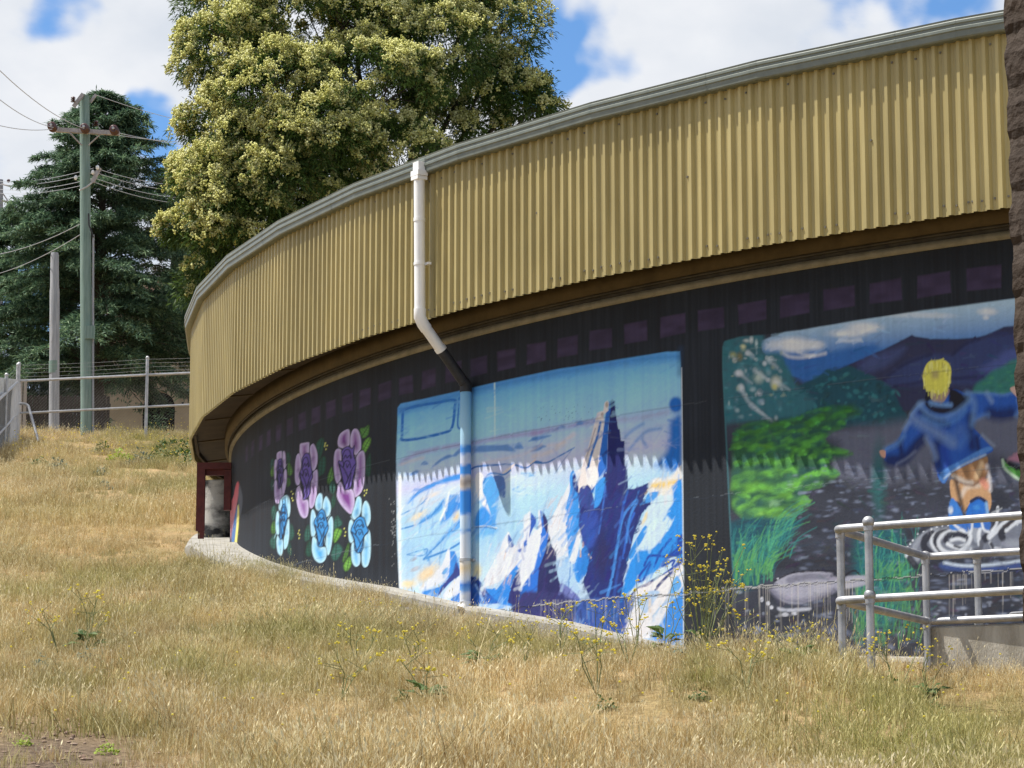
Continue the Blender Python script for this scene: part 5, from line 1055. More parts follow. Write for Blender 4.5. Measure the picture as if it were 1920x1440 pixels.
# far pole at the left edge
lb, lt = at(-1, 760, 84), at(1, 337, 84)
lpn = empty('distant_pole', lb, label='far grey power pole cut by the left edge of the view', cat='pole')
b = MB(); b.tube([lb, lt], [.10, .085], 10); obj('shaft', b.mesh('shaft', True), M['poleg'], lpn)
for (x0,y0),(x1,y1),r in (((3,345),(19,349),.03),((4,376),(33,382),.035),((5,362),(15,377),.02),((4,435),(17,436),.03)):
    b = MB(); b.tube([at(x0, y0, 83.8), at(x1, y1, 83.8)], r, 6); obj('arm', b.mesh('arm'), M['arm'], lpn)
b = MB(); b.tube([at(35, 379, 83.8), at(35, 395, 83.8)], .06, 8); obj('insulator', b.mesh('insulator'), M['ins'], lpn)
for x, y in ((16,339),(33,341)):
    b = MB(); b.ball(at(x, y, 83.8), .06, 6, 5); obj('insulator', b.mesh('insulator'), M['ins'], lpn)
def wire(p, q, sag, label, r=.008, m='wire'):
    b = MB(); n = 18; b.tube([p.lerp(q, t/n) - Vector((0,0,sag*4*(t/n)*(1-t/n))) for t in range(n+1)], r, 5, caps=False)
    obj('power_line', b.mesh('power_line'), M[m], label=label, cat='power line', group='overhead power lines')
wire(pw(100,239,-.6), at(-120,70,38), .25, 'steep overhead wire rising from the left insulator to the left edge'); wire(pw(158,241,-.6), at(-120,0,38), .3, 'steepest overhead wire rising from the middle insulator to the left edge'); wire(pw(98,242,-.6), at(-140,180,40), .2, 'lowest of the three wires rising to the left edge above the crossarm')
wire(pw(180,178,.1), at(520,240,90), .3, 'top wire running right from the pole head to the wattle'); wire(pw(163,244,.2), at(520,258,92), .25, 'middle wire running right from the crossarm'); wire(pw(216,248,.2), at(520,276,92), .2, 'lowest wire running right from the crossarm')
for k, (y0, y1, y2) in enumerate(((340,315,340),(346,323,352),(355,334,366),(362,342,378))):
    nmk = ('uppermost','second','third','lowest')[k]
    wire(at(-2, y0, 84), pw(176, y1, -.1), .12, nmk+' of four service wires between the far pole and the green pole', .007); wire(pw(178, y1, -.1), at(420, y2, 85), .25, nmk+' of four service wires running right into the trees', .007)
wire(at(-10, 478, 70), pw(150, 420), .1, 'upper drooping cable across the conifer left of the green pole', .009); wire(at(-10, 515, 70), pw(150, 440), .1, 'lower drooping cable across the conifer left of the green pole', .009); wire(at(-10,418,84), at(280,398,84), .1, 'thin wire carrying the yellow markers', .009)
for x, lb_ in ((120,'yellow cable marker left of the green pole'),(214,'yellow cable marker right of the green pole')):
    b = MB(); b.tube([at(x-6, 400.5, 84), at(x+6, 399.5, 84)], .055, 8); obj('cable_marker', b.mesh('cable_marker', True), M['yplast'], label=lb_, cat='marker')

# ------------------------------------------------------------------ paling fence and house behind
YP = 70.0
def gp_(px, Y): 
    x = (px-960)/FPX*Y/math.cos(PITCH)*.99; return x
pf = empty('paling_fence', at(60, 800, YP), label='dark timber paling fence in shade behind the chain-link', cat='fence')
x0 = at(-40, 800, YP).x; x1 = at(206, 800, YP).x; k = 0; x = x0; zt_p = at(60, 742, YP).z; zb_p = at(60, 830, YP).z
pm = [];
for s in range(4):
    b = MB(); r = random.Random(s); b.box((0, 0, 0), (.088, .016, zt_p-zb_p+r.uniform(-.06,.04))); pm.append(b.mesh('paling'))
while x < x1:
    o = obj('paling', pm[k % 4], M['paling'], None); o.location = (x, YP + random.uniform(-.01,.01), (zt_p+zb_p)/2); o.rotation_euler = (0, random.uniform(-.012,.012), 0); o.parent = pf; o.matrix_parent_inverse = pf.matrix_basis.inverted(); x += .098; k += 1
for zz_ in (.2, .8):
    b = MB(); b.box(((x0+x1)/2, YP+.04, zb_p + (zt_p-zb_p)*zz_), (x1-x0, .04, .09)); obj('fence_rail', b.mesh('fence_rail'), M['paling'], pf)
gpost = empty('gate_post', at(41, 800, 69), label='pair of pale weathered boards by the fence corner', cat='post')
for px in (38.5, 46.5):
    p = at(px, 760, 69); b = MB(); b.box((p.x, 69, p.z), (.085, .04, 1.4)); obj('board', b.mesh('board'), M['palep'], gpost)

YH = 82.0
hs = empty('house', at(270, 800, YH), label='beige rendered house with an arched porch behind the conifer', cat='house')
def arch_wall(xl, xr, zb, zt, ax, aw, az_, Y, th=.3):
    """wall sheet with an arched opening (front, back and reveal)"""
    b = MB(); n = 20; ah = az_-zb-aw
    arc = [(ax-aw, zb)] + [(ax - aw*math.cos(math.pi*k/n), az_-aw + aw*math.sin(math.pi*k/n)) for k in range(n+1)] + [(ax+aw, zb)]
    m = len(arc); out = []
    for i, (x_, z_) in enumerate(arc):
        if i == 0: out.append((xl, zb))
        elif i == m-1: out.append((xr, zb))
        else:
            t = (i-1)/(m-3); out.append((xl + (xr-xl)*t, zt))
    out[1] = (xl, zt); out[-2] = (xr, zt)
    for yy in (Y, Y+th):
        o = len(b.v); V = [(x_, yy, z_) for x_, z_ in arc] + [(x_, yy, z_) for x_, z_ in out]; b.add(V, [(i, i+1, m+i+1, m+i) for i in range(m-1)])
    b.add([(x_, Y, z_) for x_, z_ in arc] + [(x_, Y+th, z_) for x_, z_ in arc], [(i+1, i, m+i, m+i+1) for i in range(m-1)])
    return b
ac = at(296, 790, YH); atp = at(296, 733, YH); zb_h = at(296, 815, YH).z-.6
xl, xr, ztw = at(195, 700, YH).x, at(480, 700, YH).x, at(300, 560, YH).z
obj('wall', arch_wall(xl, xr, zb_h, ztw, ac.x, .52, atp.z, YH).mesh('wall'), M['house'], hs)
b = MB(); b.box((ac.x, YH+1.6, (zb_h+atp.z)/2), (2.2, .05, 3.2)); obj('porch_shade', b.mesh('porch_shade'), M['dark'], hs)  # near-black sheet behind the arch, stands in for the shade inside the porch
b = MB(); b.box(((xl+xr)/2, YH+3.5, (zb_h+ztw)/2), (xr-xl-.02, 6.2, ztw-zb_h-.02)); 
b = MB(); V = [(xl-.4, YH-.5, ztw), (xr+.4, YH-.5, ztw), (xr+.4, YH+7, ztw), (xl-.4, YH+7, ztw), (xl+2, YH+3.2, ztw+1.6), (xr-2, YH+3.2, ztw+1.6)]; b.add(V, [(0,1,5,4), (1,2,5), (2,3,4,5), (3,0,4), (3,2,1,0)]); obj('roof', b.mesh('roof'), M['tile'], hs)
b = MB(); b.box((xl+.15, YH+3.4, (zb_h+ztw)/2), (.3, 6.1, ztw-zb_h)); obj('side_wall', b.mesh('side_wall'), M['house'], hs)
for x, y, w, h in ((338,740,.10,.22),(343,757,.06,.08)):
    b = MB(); p = at(x, y, YH); b.box((p.x, YH-.05, p.z), (w, .09, h)); obj('wall_lamp', b.mesh('wall_lamp'), M['dark'], hs)
# ------------------------------------------------------------------ foliage helpers
def leaf_cards(P, D, U, L, W, bendz=0.0):
    """P base (n,3), D direction, U width direction, L, W -> bent two-quad leaves"""
    n = len(P); mid = P + D*(L*.5)[:, None]; tip = P + D*L[:, None] + np.stack([np.zeros(n), np.zeros(n), -bendz*L], 1)
    w = U*(W*.5)[:, None]
    V = np.stack([P - w*.35, P + w*.35, mid - w, mid + w, tip - w*.15, tip + w*.15], 1)
    o = (np.arange(n)*6)[:, None]
    F = np.concatenate([o + np.array([0,1,3,2]), o + np.array([2,3,5,4])], 0)
    return V.reshape(-1, 3), F
def unit(v): return v/np.maximum(np.linalg.norm(v, axis=-1, keepdims=True), 1e-9)
def rand_dirs(n): return unit(rng.normal(size=(n, 3)))
def leaf_mat(name, ramp, transl=.35, rough=.6):
    """colour by a per-vertex 'tone' attribute"""
    m = bpy.data.materials.new(name); m.use_nodes = True; t = m.node_tree; pb = t.nodes['Principled BSDF']; out = t.nodes['Material Output']
    a = N(t, 'ShaderNodeAttribute', attribute_name='tone'); r = N(t, 'ShaderNodeValToRGB'); el = r.color_ramp.elements
    el[0].position, el[0].color = ramp[0][0], (*ramp[0][1], 1); el[1].position, el[1].color = ramp[-1][0], (*ramp[-1][1], 1)
    for p, c in ramp[1:-1]: e_ = el.new(p); e_.color = (*c, 1)
    t.links.new(a.outputs['Fac'], r.inputs[0]); t.links.new(r.outputs[0], pb.inputs['Base Color']); pb.inputs['Roughness'].default_value = rough; pb.inputs['Specular IOR Level'].default_value = .2
    tr = N(t, 'ShaderNodeBsdfTranslucent'); t.links.new(r.outputs[0], tr.inputs['Color']); ms = N(t, 'ShaderNodeMixShader'); ms.inputs[0].default_value = transl
    t.links.new(pb.outputs[0], ms.inputs[1]); t.links.new(tr.outputs[0], ms.inputs[2]); t.links.new(ms.outputs[0], out.inputs[0])
    return m
def tone_mesh(name, V, F, tone):
    me = npmesh(name, V, F); a = me.attributes.new('tone', 'FLOAT', 'POINT'); a.data.foreach_set('value', np.asarray(tone, np.float32)[:len(me.vertices)]); return me

# ------------------------------------------------------------------ flowering wattle behind the reservoir
YT = 43.0
LOBES = [ # photo x, y, radius px (x), radius px (y), depth offset, flower amount, clumps
 (600,70,190,120,0,.95,95),(520,190,125,95,-1.2,.95,60),(700,170,140,95,-1.3,.9,60),(430,110,95,90,-.6,.85,42),(410,20,75,50,.8,.15,26),(820,95,110,95,-.6,.85,48),(760,20,170,80,.3,.75,48),
 (930,60,85,95,.4,.5,32),(965,180,80,55,.6,.4,28),(1000,200,50,40,.4,.55,14),(900,160,80,70,.4,.5,24),(600,260,110,70,-1.6,.9,48),(720,285,110,60,-1.2,.75,40),(830,240,110,55,.6,.45,32),
 (470,280,95,75,-1.2,.85,42),(420,340,75,60,-1.4,.85,32),(520,350,110,65,-1.5,.8,42),(640,330,80,45,-1.0,.6,24),(460,420,95,55,-1.5,.85,42),(372,345,44,38,-.8,.75,18),(412,440,52,52,-1.3,.8,24),(345,432,34,26,-1.0,.8,12),
 (400,235,50,50,-.3,.5,16),(400,500,40,32,-1.1,.6,12),(370,540,32,24,-1.0,.5,8),(560,400,70,40,-1.0,.7,18),(880,0,130,60,.6,.5,30),(660,-80,260,110,0,.8,70)]
tb = at(690, 620, YT); tb = Vector((tb.x, YT, float(ground(tb.x, YT))))
wat = empty('wattle_tree', tb, label='large wattle tree covered in pale yellow blossom behind the reservoir', cat='tree')
b = MB(); fork = at(745, 470, YT)
b.tube([tb - Vector((0,0,.3)), tb.lerp(fork, .5) + Vector((.1,0,0)), fork], [.26,.22,.18], 12)
k_m = YT/FPX/math.cos(PITCH)
clumpP, clumpR, clumpFl, lobeC = [], [], [], []
limbs = []
for (px, py, rx, ry, dy, fl, nc) in LOBES:
    c = at(px, py, YT+dy); r3 = np.array([rx*k_m, (rx+ry)/2*k_m*.9, ry*k_m]); limbs.append((c, r3, nc))
    d = rand_dirs(int(nc*1.9)); d[:, 2] = d[:, 2]*.9 + .12; d = unit(d)
    rad = rng.uniform(.55, 1.0, len(d))**.6
    P = np.array(c) + d*r3*rad[:, None]
    clumpP.append(P); clumpR.append(rng.uniform(.13, .34, len(d))); clumpFl.append(np.full(len(d), fl)); lobeC.append(np.repeat(np.array(c)[None], len(d), 0))
for c, r3, nc in limbs:
    m1 = fork.lerp(c, .45) + Vector((random.uniform(-.3,.3), random.uniform(-.3,.3), random.uniform(-.1,.3)))
    b.tube([fork, m1, c], [.075, .05, .022], 7)
    for _ in range(max(3, nc//7)):
        q = c + Vector(rand_dirs(1)[0]*r3*.85); s = m1.lerp(c, random.uniform(.3, .95)); b.tube([s, s.lerp(q, .5) + Vector((0,0,.05)), q], [.02, .013, .006], 5)
obj('trunk', b.mesh('trunk', True), M['bark'], wat)
clumpP = np.concatenate(clumpP); clumpR = np.concatenate(clumpR); clumpFl = np.concatenate(clumpFl); lobeC = np.concatenate(lobeC)
outw = unit(clumpP-lobeC)
nl = 84; n = len(clumpP)*nl; ci = np.repeat(np.arange(len(clumpP)), nl)
off = rand_dirs(n)*(rng.random(n)**.5)[:, None]*clumpR[ci][:, None]*np.array([1.15,1.15,.8])
P = clumpP[ci] + off; D = unit(unit(off)*.7 + outw[ci]*.5 + rng.normal(size=(n,3))*.45 + np.array([0,0,-.1])); U = unit(np.cross(D, rng.normal(size=(n,3))))
V, F = leaf_cards(P, D, U, rng.uniform(.055, .125, n), rng.uniform(.013, .028, n), .25)
tone = np.repeat(rng.uniform(0, 1, n)*.7 + rng.random(len(clumpP))[ci]*.3, 6)
obj('crown', tone_mesh('crown', V, F, tone), leaf_mat('wattle_leaf', [(0, (.020, .040, .010)), (.5, (.055, .098, .022)), (1, (.12, .185, .042))], .32), wat)
# blossom: bunches of small puffs towards the outside of each clump, thinned below to imitate shaded undersides
nb_ = 20; sel = rng.random(len(clumpP)) < (clumpFl*1.05)*np.clip(.72 + .8*outw[:, 2] - .12*outw[:, 0] - .3*outw[:, 1], .08, 1); bi = np.repeat(np.where(sel)[0], nb_); m = len(bi)
up_bias = unit(outw[bi]*.8 + np.array([-.3, -.4, .85]) + rng.normal(size=(m,3))*.6)
bc = clumpP[bi] + up_bias*(clumpR[bi]*rng.uniform(.7, 1.2, m))[:, None]
npf = 10; pi_ = np.repeat(np.arange(m), npf); k = len(pi_); pc = bc[pi_] + rand_dirs(k)*(rng.random(k)**.5)[:, None]*np.array([.055,.055,.07])
s = rng.uniform(.010, .024, k); a = rand_dirs(k); c_ = unit(np.cross(a, rand_dirs(k))); e3 = np.cross(a, c_)
Vt = np.stack([pc + a*s[:, None], pc - a*(s*.6)[:, None] + c_*s[:, None], pc - a*(s*.6)[:, None] - c_*(s*.6)[:, None] + e3*s[:, None], pc - a*(s*.6)[:, None] - c_*(s*.6)[:, None] - e3*s[:, None]], 1).reshape(-1, 3)
o4 = (np.arange(k)*4)[:, None]; Ft = np.concatenate([o4 + np.array(f) for f in ((0,1,2),(0,2,3),(0,3,1),(1,3,2))], 0)
tone = np.repeat(np.clip(rng.random(m)[pi_]*.7 + rng.random(k)*.3, 0, 1), 4)
obj('blossom', tone_mesh('blossom', Vt, Ft, tone), leaf_mat('wattle_blossom', [(0, (.50, .50, .13)), (.45, (.72, .71, .29)), (1, (.86, .85, .52))], .4, .8), wat, kind='stuff')

# ------------------------------------------------------------------ conifers
def conifer(name, base, H, R, nbr, label, seed, ramp, h0=.05, dens=1.0, cat='tree', power=.85):
    global rng
    rr = np.random.default_rng(seed); root = empty(name, base, label=label, cat=cat)
    b = MB(); b.tube([base - Vector((0,0,.3)), base + Vector((0,0,H*.5)), base + Vector((.05,0,H*.97))], [H*.022, H*.014, .015], 8)
    PP, DD, LL = [], [], []
    for i in range(nbr):
        t = h0 + (1-h0)*(i+.5)/nbr; t = min(.99, max(h0, t + rr.uniform(-.02,.02))); L = R*((1-t)**power)*rr.uniform(.72, 1.15)*min(1, .62+t*2) + .12; az = rr.uniform(0, 2*math.pi)
        d = np.array([math.cos(az), math.sin(az), 0]); n = 9; s = np.linspace(0, 1, n)
        rise = .5*t + .2; drop = .34 + .22*(1-t)
        pts = np.array(base) + np.array([0, 0, H*t]) + d*(s*L)[:, None] + np.array([0,0,1])*((rise*s - drop*s**2.2)*L)[:, None]
        b.tube([Vector(p) for p in pts[::2]], [.03*L/R+.012, .02*L/R+.008, .014, .009, .004], 5)
        side = np.array([-d[1], d[0], 0]); ns = int((14 + 26*L/R)*dens)
        for sgn in (-1, 1):
            ss = rr.uniform(.18, 1.0, ns); p0 = np.stack([np.interp(ss, s, pts[:, k]) for k in range(3)], 1)
            ln = (.12 + .36*L*(1-ss)**.7*.6 + .05)*rr.uniform(.6, 1.2, ns); dv = unit(d*rr.uniform(.5, 1.0, ns)[:, None] + side*sgn*rr.uniform(.4, 1.0, ns)[:, None] + np.array([0,0,1])*rr.uniform(-.15, .25, ns)[:, None])
            nn = 12; u = rr.random((ns, nn)); q = p0[:, None] + dv[:, None]*(u*ln[:, None])[..., None]; q[..., 2] -= (u**2*ln[:, None]*.28)
            q = q + rr.normal(size=q.shape)*np.array([.03,.03,.03])
            PP.append(q.reshape(-1, 3)); DD.append((np.repeat(dv[:, None], nn, 1) + rr.normal(size=q.shape)*.45 + np.array([0,0,-.12])).reshape(-1, 3))
    P = np.concatenate(PP); D = unit(np.concatenate(DD)); n = len(P)
    U = unit(np.cross(D, np.array([0,0,1]) + rr.normal(size=(n,3))*.45))
    V, F = leaf_cards(P, D, U, rr.uniform(.09, .19, n), rr.uniform(.02, .04, n), .15)
    obj('trunk', b.mesh('trunk', True), M['bark'], root)
    obj('crown', tone_mesh('crown', V, F, np.repeat(rr.random(n), 6)), ramp, root); return root
cedar = leaf_mat('conifer_needles', [(0, (.026, .058, .034)), (.55, (.082, .150, .090)), (1, (.20, .29, .155))], .28)
cb = at(180, 800, 73); cb = Vector((cb.x, 73, float(ground(cb.x, 73))))
conifer('conifer', cb, at(178, 182, 73).z-cb.z, 4.6, 330, 'tall dark conifer with layered branches behind the power poles', 3, cedar, h0=.2, dens=1.1, power=.66)
cb2 = at(20, 800, 77); cb2 = Vector((cb2.x, 77, float(ground(cb2.x, 77)))); conifer('conifer', cb2, 7.4, 3.4, 200, 'lower spreading conifer at the left edge behind the chain-link fence', 4, cedar, h0=.02, dens=1.1, power=.55)
cb3 = at(372, 800, 77); cb3 = Vector((cb3.x, 77, float(ground(cb3.x, 77)))); conifer('conifer', cb3, 6.6, 2.0, 100, 'dark conifer between the house and the yellow fascia', 5, cedar, h0=.6, dens=.9, power=.5)
brn = leaf_mat('dry_leaf', [(0, (.035, .028, .018)), (1, (.10, .085, .05))], .2)
cb4 = at(318, 800, 90); cb4 = Vector((cb4.x, 90, float(ground(cb4.x, 90)))); conifer('bare_tree', cb4, at(316, 300, 90).z-cb4.z, 1.5, 60, 'thin brownish tree top between the conifer and the wattle', 6, brn, h0=.4, dens=.45, power=.4)

# ------------------------------------------------------------------ grass (nobody could count it): tufts scattered by geometry nodes
src = bpy.data.collections.new('grass_tufts')     # not linked to the scene
def grass_tuft(seed, n, h, spread, wid, head):
    r = np.random.default_rng(seed); V, F, T_, B_ = [], [], [], []
    for _ in range(n):
        a = r.uniform(0, 6.283); p = np.array([math.cos(a), math.sin(a), 0])*spread*r.random()**.5
        L = h*r.uniform(.45, 1.1); la = r.uniform(0, 6.283); lean = np.array([math.cos(la), math.sin(la), 0])*r.uniform(.05, .95)**1.3; w = wid*r.uniform(.6, 1.3)
        sd = np.array([-lean[1], lean[0], 0]); sd = sd/np.linalg.norm(sd); ra = r.uniform(0, 3.14); sd = sd*math.cos(ra) + np.array([lean[0], lean[1], 0])/np.linalg.norm(lean)*math.sin(ra)
        o = len(V); tn = r.random()
        for s, ww in ((0, 1), (.5, .8), (1.0, .25)):
            q = p + np.array([0,0,1])*L*(s - .12*np.linalg.norm(lean)*s*s) + lean*L*s**1.7
            V += [q - sd*w*ww/2, q + sd*w*ww/2]; T_ += [tn, tn]; B_ += [s, s]
        F += [(o, o+1, o+3, o+2), (o+2, o+3, o+5, o+4)]
        if r.random() < head:
            o = len(V); q = p + np.array([0,0,1])*L*(1-.12*np.linalg.norm(lean)) + lean*L; dr = unit(np.array([lean[0]*.9, lean[1]*.9, 1.0])); hl = r.uniform(.018,.035); hw = r.uniform(.0025, .0045)
            V += [q, q + dr*hl*.5 - sd*hw, q + dr*hl*.5 + sd*hw, q + dr*hl]; T_ += [.95]*4; B_ += [1]*4; F += [(o, o+2, o+3, o+1)]
    me = npmesh('tuft', np.array(V), np.array(F))
    for nm, d in (('tone', T_), ('hgt', B_)):
        at_ = me.attributes.new(nm, 'FLOAT', 'POINT'); at_.data.foreach_set('value', np.array(d, np.float32))
    return me
gm_ = bpy.data.materials.new('dry_grass'); gm_.use_nodes = True; t = gm_.node_tree; pb = t.nodes['Principled BSDF']; out = t.nodes['Material Output']; pb.inputs['Roughness'].default_value = .6; pb.inputs['Specular IOR Level'].default_value = .25
a1 = N(t, 'ShaderNodeAttribute', attribute_name='tone'); a2 = N(t, 'ShaderNodeAttribute', attribute_name='green', attribute_type='INSTANCER'); a3 = N(t, 'ShaderNodeAttribute', attribute_name='shade', attribute_type='INSTANCER')
def ramp(els):
    r = N(t, 'ShaderNodeValToRGB'); el = r.color_ramp.elements; el[0].position, el[0].color = els[0][0], (*els[0][1], 1); el[1].position, el[1].color = els[-1][0], (*els[-1][1], 1)
    for p, c in els[1:-1]: e_ = el.new(p); e_.color = (*c, 1)
    t.links.new(a1.outputs['Fac'], r.inputs[0]); return r.outputs[0]
dry = ramp([(0, (.32, .20, .08)), (.4, (.52, .37, .16)), (.75, (.64, .525, .28)), (1, (.77, .69, .46))]); grn = ramp([(0, (.13, .14, .035)), (.5, (.26, .265, .08)), (1, (.46, .42, .17))])
mg = N(t, 'ShaderNodeMix', data_type='RGBA'); t.links.new(a2.outputs['Fac'], mg.inputs['Factor']); t.links.new(dry, mg.inputs['A']); t.links.new(grn, mg.inputs['B'])
ml = N(t, 'ShaderNodeVectorMath', operation='SCALE'); t.links.new(mg.outputs['Result'], ml.inputs[0]); t.links.new(a3.outputs['Fac'], ml.inputs['Scale'])
t.links.new(ml.outputs[0], pb.inputs['Base Color']); tr = N(t, 'ShaderNodeBsdfTranslucent'); t.links.new(ml.outputs[0], tr.inputs['Color']); ms = N(t, 'ShaderNodeMixShader'); ms.inputs[0].default_value = .3
t.links.new(pb.outputs[0], ms.inputs[1]); t.links.new(tr.outputs[0], ms.inputs[2]); t.links.new(ms.outputs[0], out.inputs[0])
specs = [(46, .105, .08, .0034, .12), (46, .125, .085, .0032, .16), (42, .15, .085, .0032, .2), (52, .085, .085, .0036, .08), (38, .19, .095, .003, .3), (60, .06, .09, .004, .03), (9, .26, .07, .0034, .6), (26, .12, .07, .0062, 0)]
for i, sp in enumerate(specs):
    o = bpy.data.objects.new('tuft_%d' % i, grass_tuft(100+i, *sp)); o.data.materials.append(gm_); src.objects.link(o)

def smooth_noise(x, y, seed):
    r = np.random.default_rng(seed); g = r.random((64, 64)); xi = np.floor(x).astype(int); yi = np.floor(y).astype(int); fx = x-xi; fy = y-yi; fx = fx*fx*(3-2*fx); fy = fy*fy*(3-2*fy)
    G = lambda i, j: g[i % 64, j % 64]
    return (G(xi, yi)*(1-fx)+G(xi+1, yi)*fx)*(1-fy) + (G(xi, yi+1)*(1-fx)+G(xi+1, yi+1)*fx)*fy
def photo_xy(x, y, z):
    c, s = math.cos(PITCH), math.sin(PITCH); d = y*c + z*s; u = -y*s + z*c
    return 960 + FPX*x/d, 720 - FPX*u/d
PX, PY = [], []
for ya, yb, den in ((10.5, 15, 210), (15, 20, 190), (20, 26, 120), (26, 34, 80), (34, 44, 55), (44, 52, 42), (52, 61, 40)):
    xa, xb = -.235*yb-.4, min(.235*yb+.4, 6); n = int((xb-xa)*(yb-ya)*den); PX.append(rng.uniform(xa, xb, n)); PY.append(rng.uniform(ya, yb, n))
X = np.concatenate(PX); Y = np.concatenate(PY); Zg = ground(X, Y)
rr = np.hypot(X-CX, Y-CY); aa_ = np.arctan2(Y-CY, X-CX); aa_ = np.where(aa_ > 0, aa_-2*math.pi, aa_)
keep = np.where(aa_ < -2.86, rr > RW+.45, rr > np.maximum(RW+.03, RW+.15-.35*np.clip(aa_+2.6, 0, 1))); keep &= np.abs(X) < .215*Y+.8
upx = Vector((p0.x, p0.y, 0)); ld = (X-upx.x)*dirx.x + (Y-upx.y)*dirx.y; lv = (X-upx.x)*back.x + (Y-upx.y)*back.y; keep &= ~((ld > -.03) & (lv > -.03))
qx, qy = photo_xy(X, Y, Zg)
# bare earth at the lower left and on the bank
bare = np.clip(1-np.hypot((qx-90)/310, (qy-1450)/140), 0, 1) + np.clip(1-np.hypot((qx-330)/80, (qy-1000)/22), 0, 1)*.9 + np.clip(1-np.hypot((qx-300)/90, (qy-893)/18), 0, 1)*.8
pn = smooth_noise(X*1.6, Y*1.6, 5)
keep &= ~((bare*1.9 + (pn-.5)*.9) > .62) | (bare <= 0) | (rng.random(len(X)) < .08)
keep &= (rng.random(len(X)) > .10 + .45*(smooth_noise(X*1.9+7, Y*1.5, 23) > .72))
X, Y, Zg, qx, qy, pn = (a_[keep] for a_ in (X, Y, Zg, qx, qy, pn))
green = .55*smooth_noise(X*.55, Y*.28, 11) + .45*smooth_noise(X*2.0, Y*1.2, 12)
green = np.clip((green-.45)*2.8, 0, 1)
zone = np.clip(1-np.hypot((qx-1800)/330, (qy-1400)/130), 0, 1)*.55 + np.clip(1-np.hypot((qx-310)/110, (qy-850)/60), 0, 1)*.9 + np.clip(1-np.hypot((qx-120)/280, (qy-960)/40), 0, 1)*.45 + np.clip(1-np.hypot((qx-600)/420, (qy-1160)/60), 0, 1)*.4 + np.clip(1-np.hypot((qx-1310)/60, (qy-1260)/50), 0, 1)*.6 + np.clip(1-np.hypot((qx-180)/200, (qy-870)/50), 0, 1)*.35
green = np.clip(green*.70 + zone + rng.normal(size=len(X))*.18, 0, .95)
shade = np.clip(.92 + .28*(smooth_noise(X*1.1, Y*.7, 15)-.5) + .12*rng.normal(size=len(X)), .6, 1.25)
idx = np.where(Y > 30, rng.integers(0, 4, len(X)), rng.integers(0, 6, len(X)))
idx = np.where((smooth_noise(X*.9, Y*.9, 14) > .62) & (Y < 30), 4, idx); idx = np.where(rng.random(len(X)) < .25, 5, idx); _q = rng.random(len(X)); idx = np.where(_q < .05, 6, idx); idx = np.where(_q > .94, 7, idx)
scl = rng.uniform(.6, 1.3, len(X))*(1 + .9*(smooth_noise(X*1.4, Y*1.1, 17)-.5))
_rr = np.hypot(X-CX, Y-CY); _aa = np.arctan2(Y-CY, X-CX); scl = np.where((_rr < RW+1.0) & (_aa < -2.5), scl*.85, scl)
scl = np.where(Y > 32, scl*1.15, scl*.88); scl = np.where((X > 2.15) & (Y < 17.6), scl*.7, scl)
me = bpy.data.meshes.new('grass'); me.vertices.add(len(X)); me.vertices.foreach_set('co', np.stack([X, Y, Zg-.01], 1).astype(np.float32).ravel())
for nm, ty, d in (('green', 'FLOAT', green), ('shade', 'FLOAT', shade), ('scl', 'FLOAT', scl), ('rotz', 'FLOAT', rng.uniform(0, 6.283, len(X)))):
    a_ = me.attributes.new(nm, ty, 'POINT'); a_.data.foreach_set('value', d.astype(np.float32))
a_ = me.attributes.new('pick', 'INT', 'POINT'); a_.data.foreach_set('value', idx.astype(np.int32)); me.update()
ng = bpy.data.node_groups.new('scatter_grass', 'GeometryNodeTree'); ng.interface.new_socket('Geometry', in_out='INPUT', socket_type='NodeSocketGeometry'); ng.interface.new_socket('Geometry', in_out='OUTPUT', socket_type='NodeSocketGeometry')
gi, go = N(ng, 'NodeGroupInput'), N(ng, 'NodeGroupOutput'); ci_ = N(ng, 'GeometryNodeCollectionInfo'); ci_.inputs['Collection'].default_value = src; ci_.inputs['Separate Children'].default_value = True; ci_.inputs['Reset Children'].default_value = True
ip = N(ng, 'GeometryNodeInstanceOnPoints'); ip.inputs['Pick Instance'].default_value = True
def nattr(nm, dt):
    n_a = N(ng, 'GeometryNodeInputNamedAttribute', data_type=dt); n_a.inputs['Name'].default_value = nm; return n_a.outputs['Attribute']
ng.links.new(gi.outputs[0], ip.inputs['Points']); ng.links.new(ci_.outputs[0], ip.inputs['Instance']); ng.links.new(nattr('pick', 'INT'), ip.inputs['Instance Index'])
cb_ = N(ng, 'ShaderNodeCombineXYZ'); ng.links.new(nattr('rotz', 'FLOAT'), cb_.inputs['Z']); ng.links.new(cb_.outputs[0], ip.inputs['Rotation']); ng.links.new(nattr('scl', 'FLOAT'), ip.inputs['Scale']); ng.links.new(ip.outputs[0], go.inputs[0])
go_ = obj('grass', me, gm_, kind='stuff', label='dry straw-coloured grass with green patches covering the bank', cat='grass'); md = go_.modifiers.new('scatter', 'NODES'); md.node_group = ng

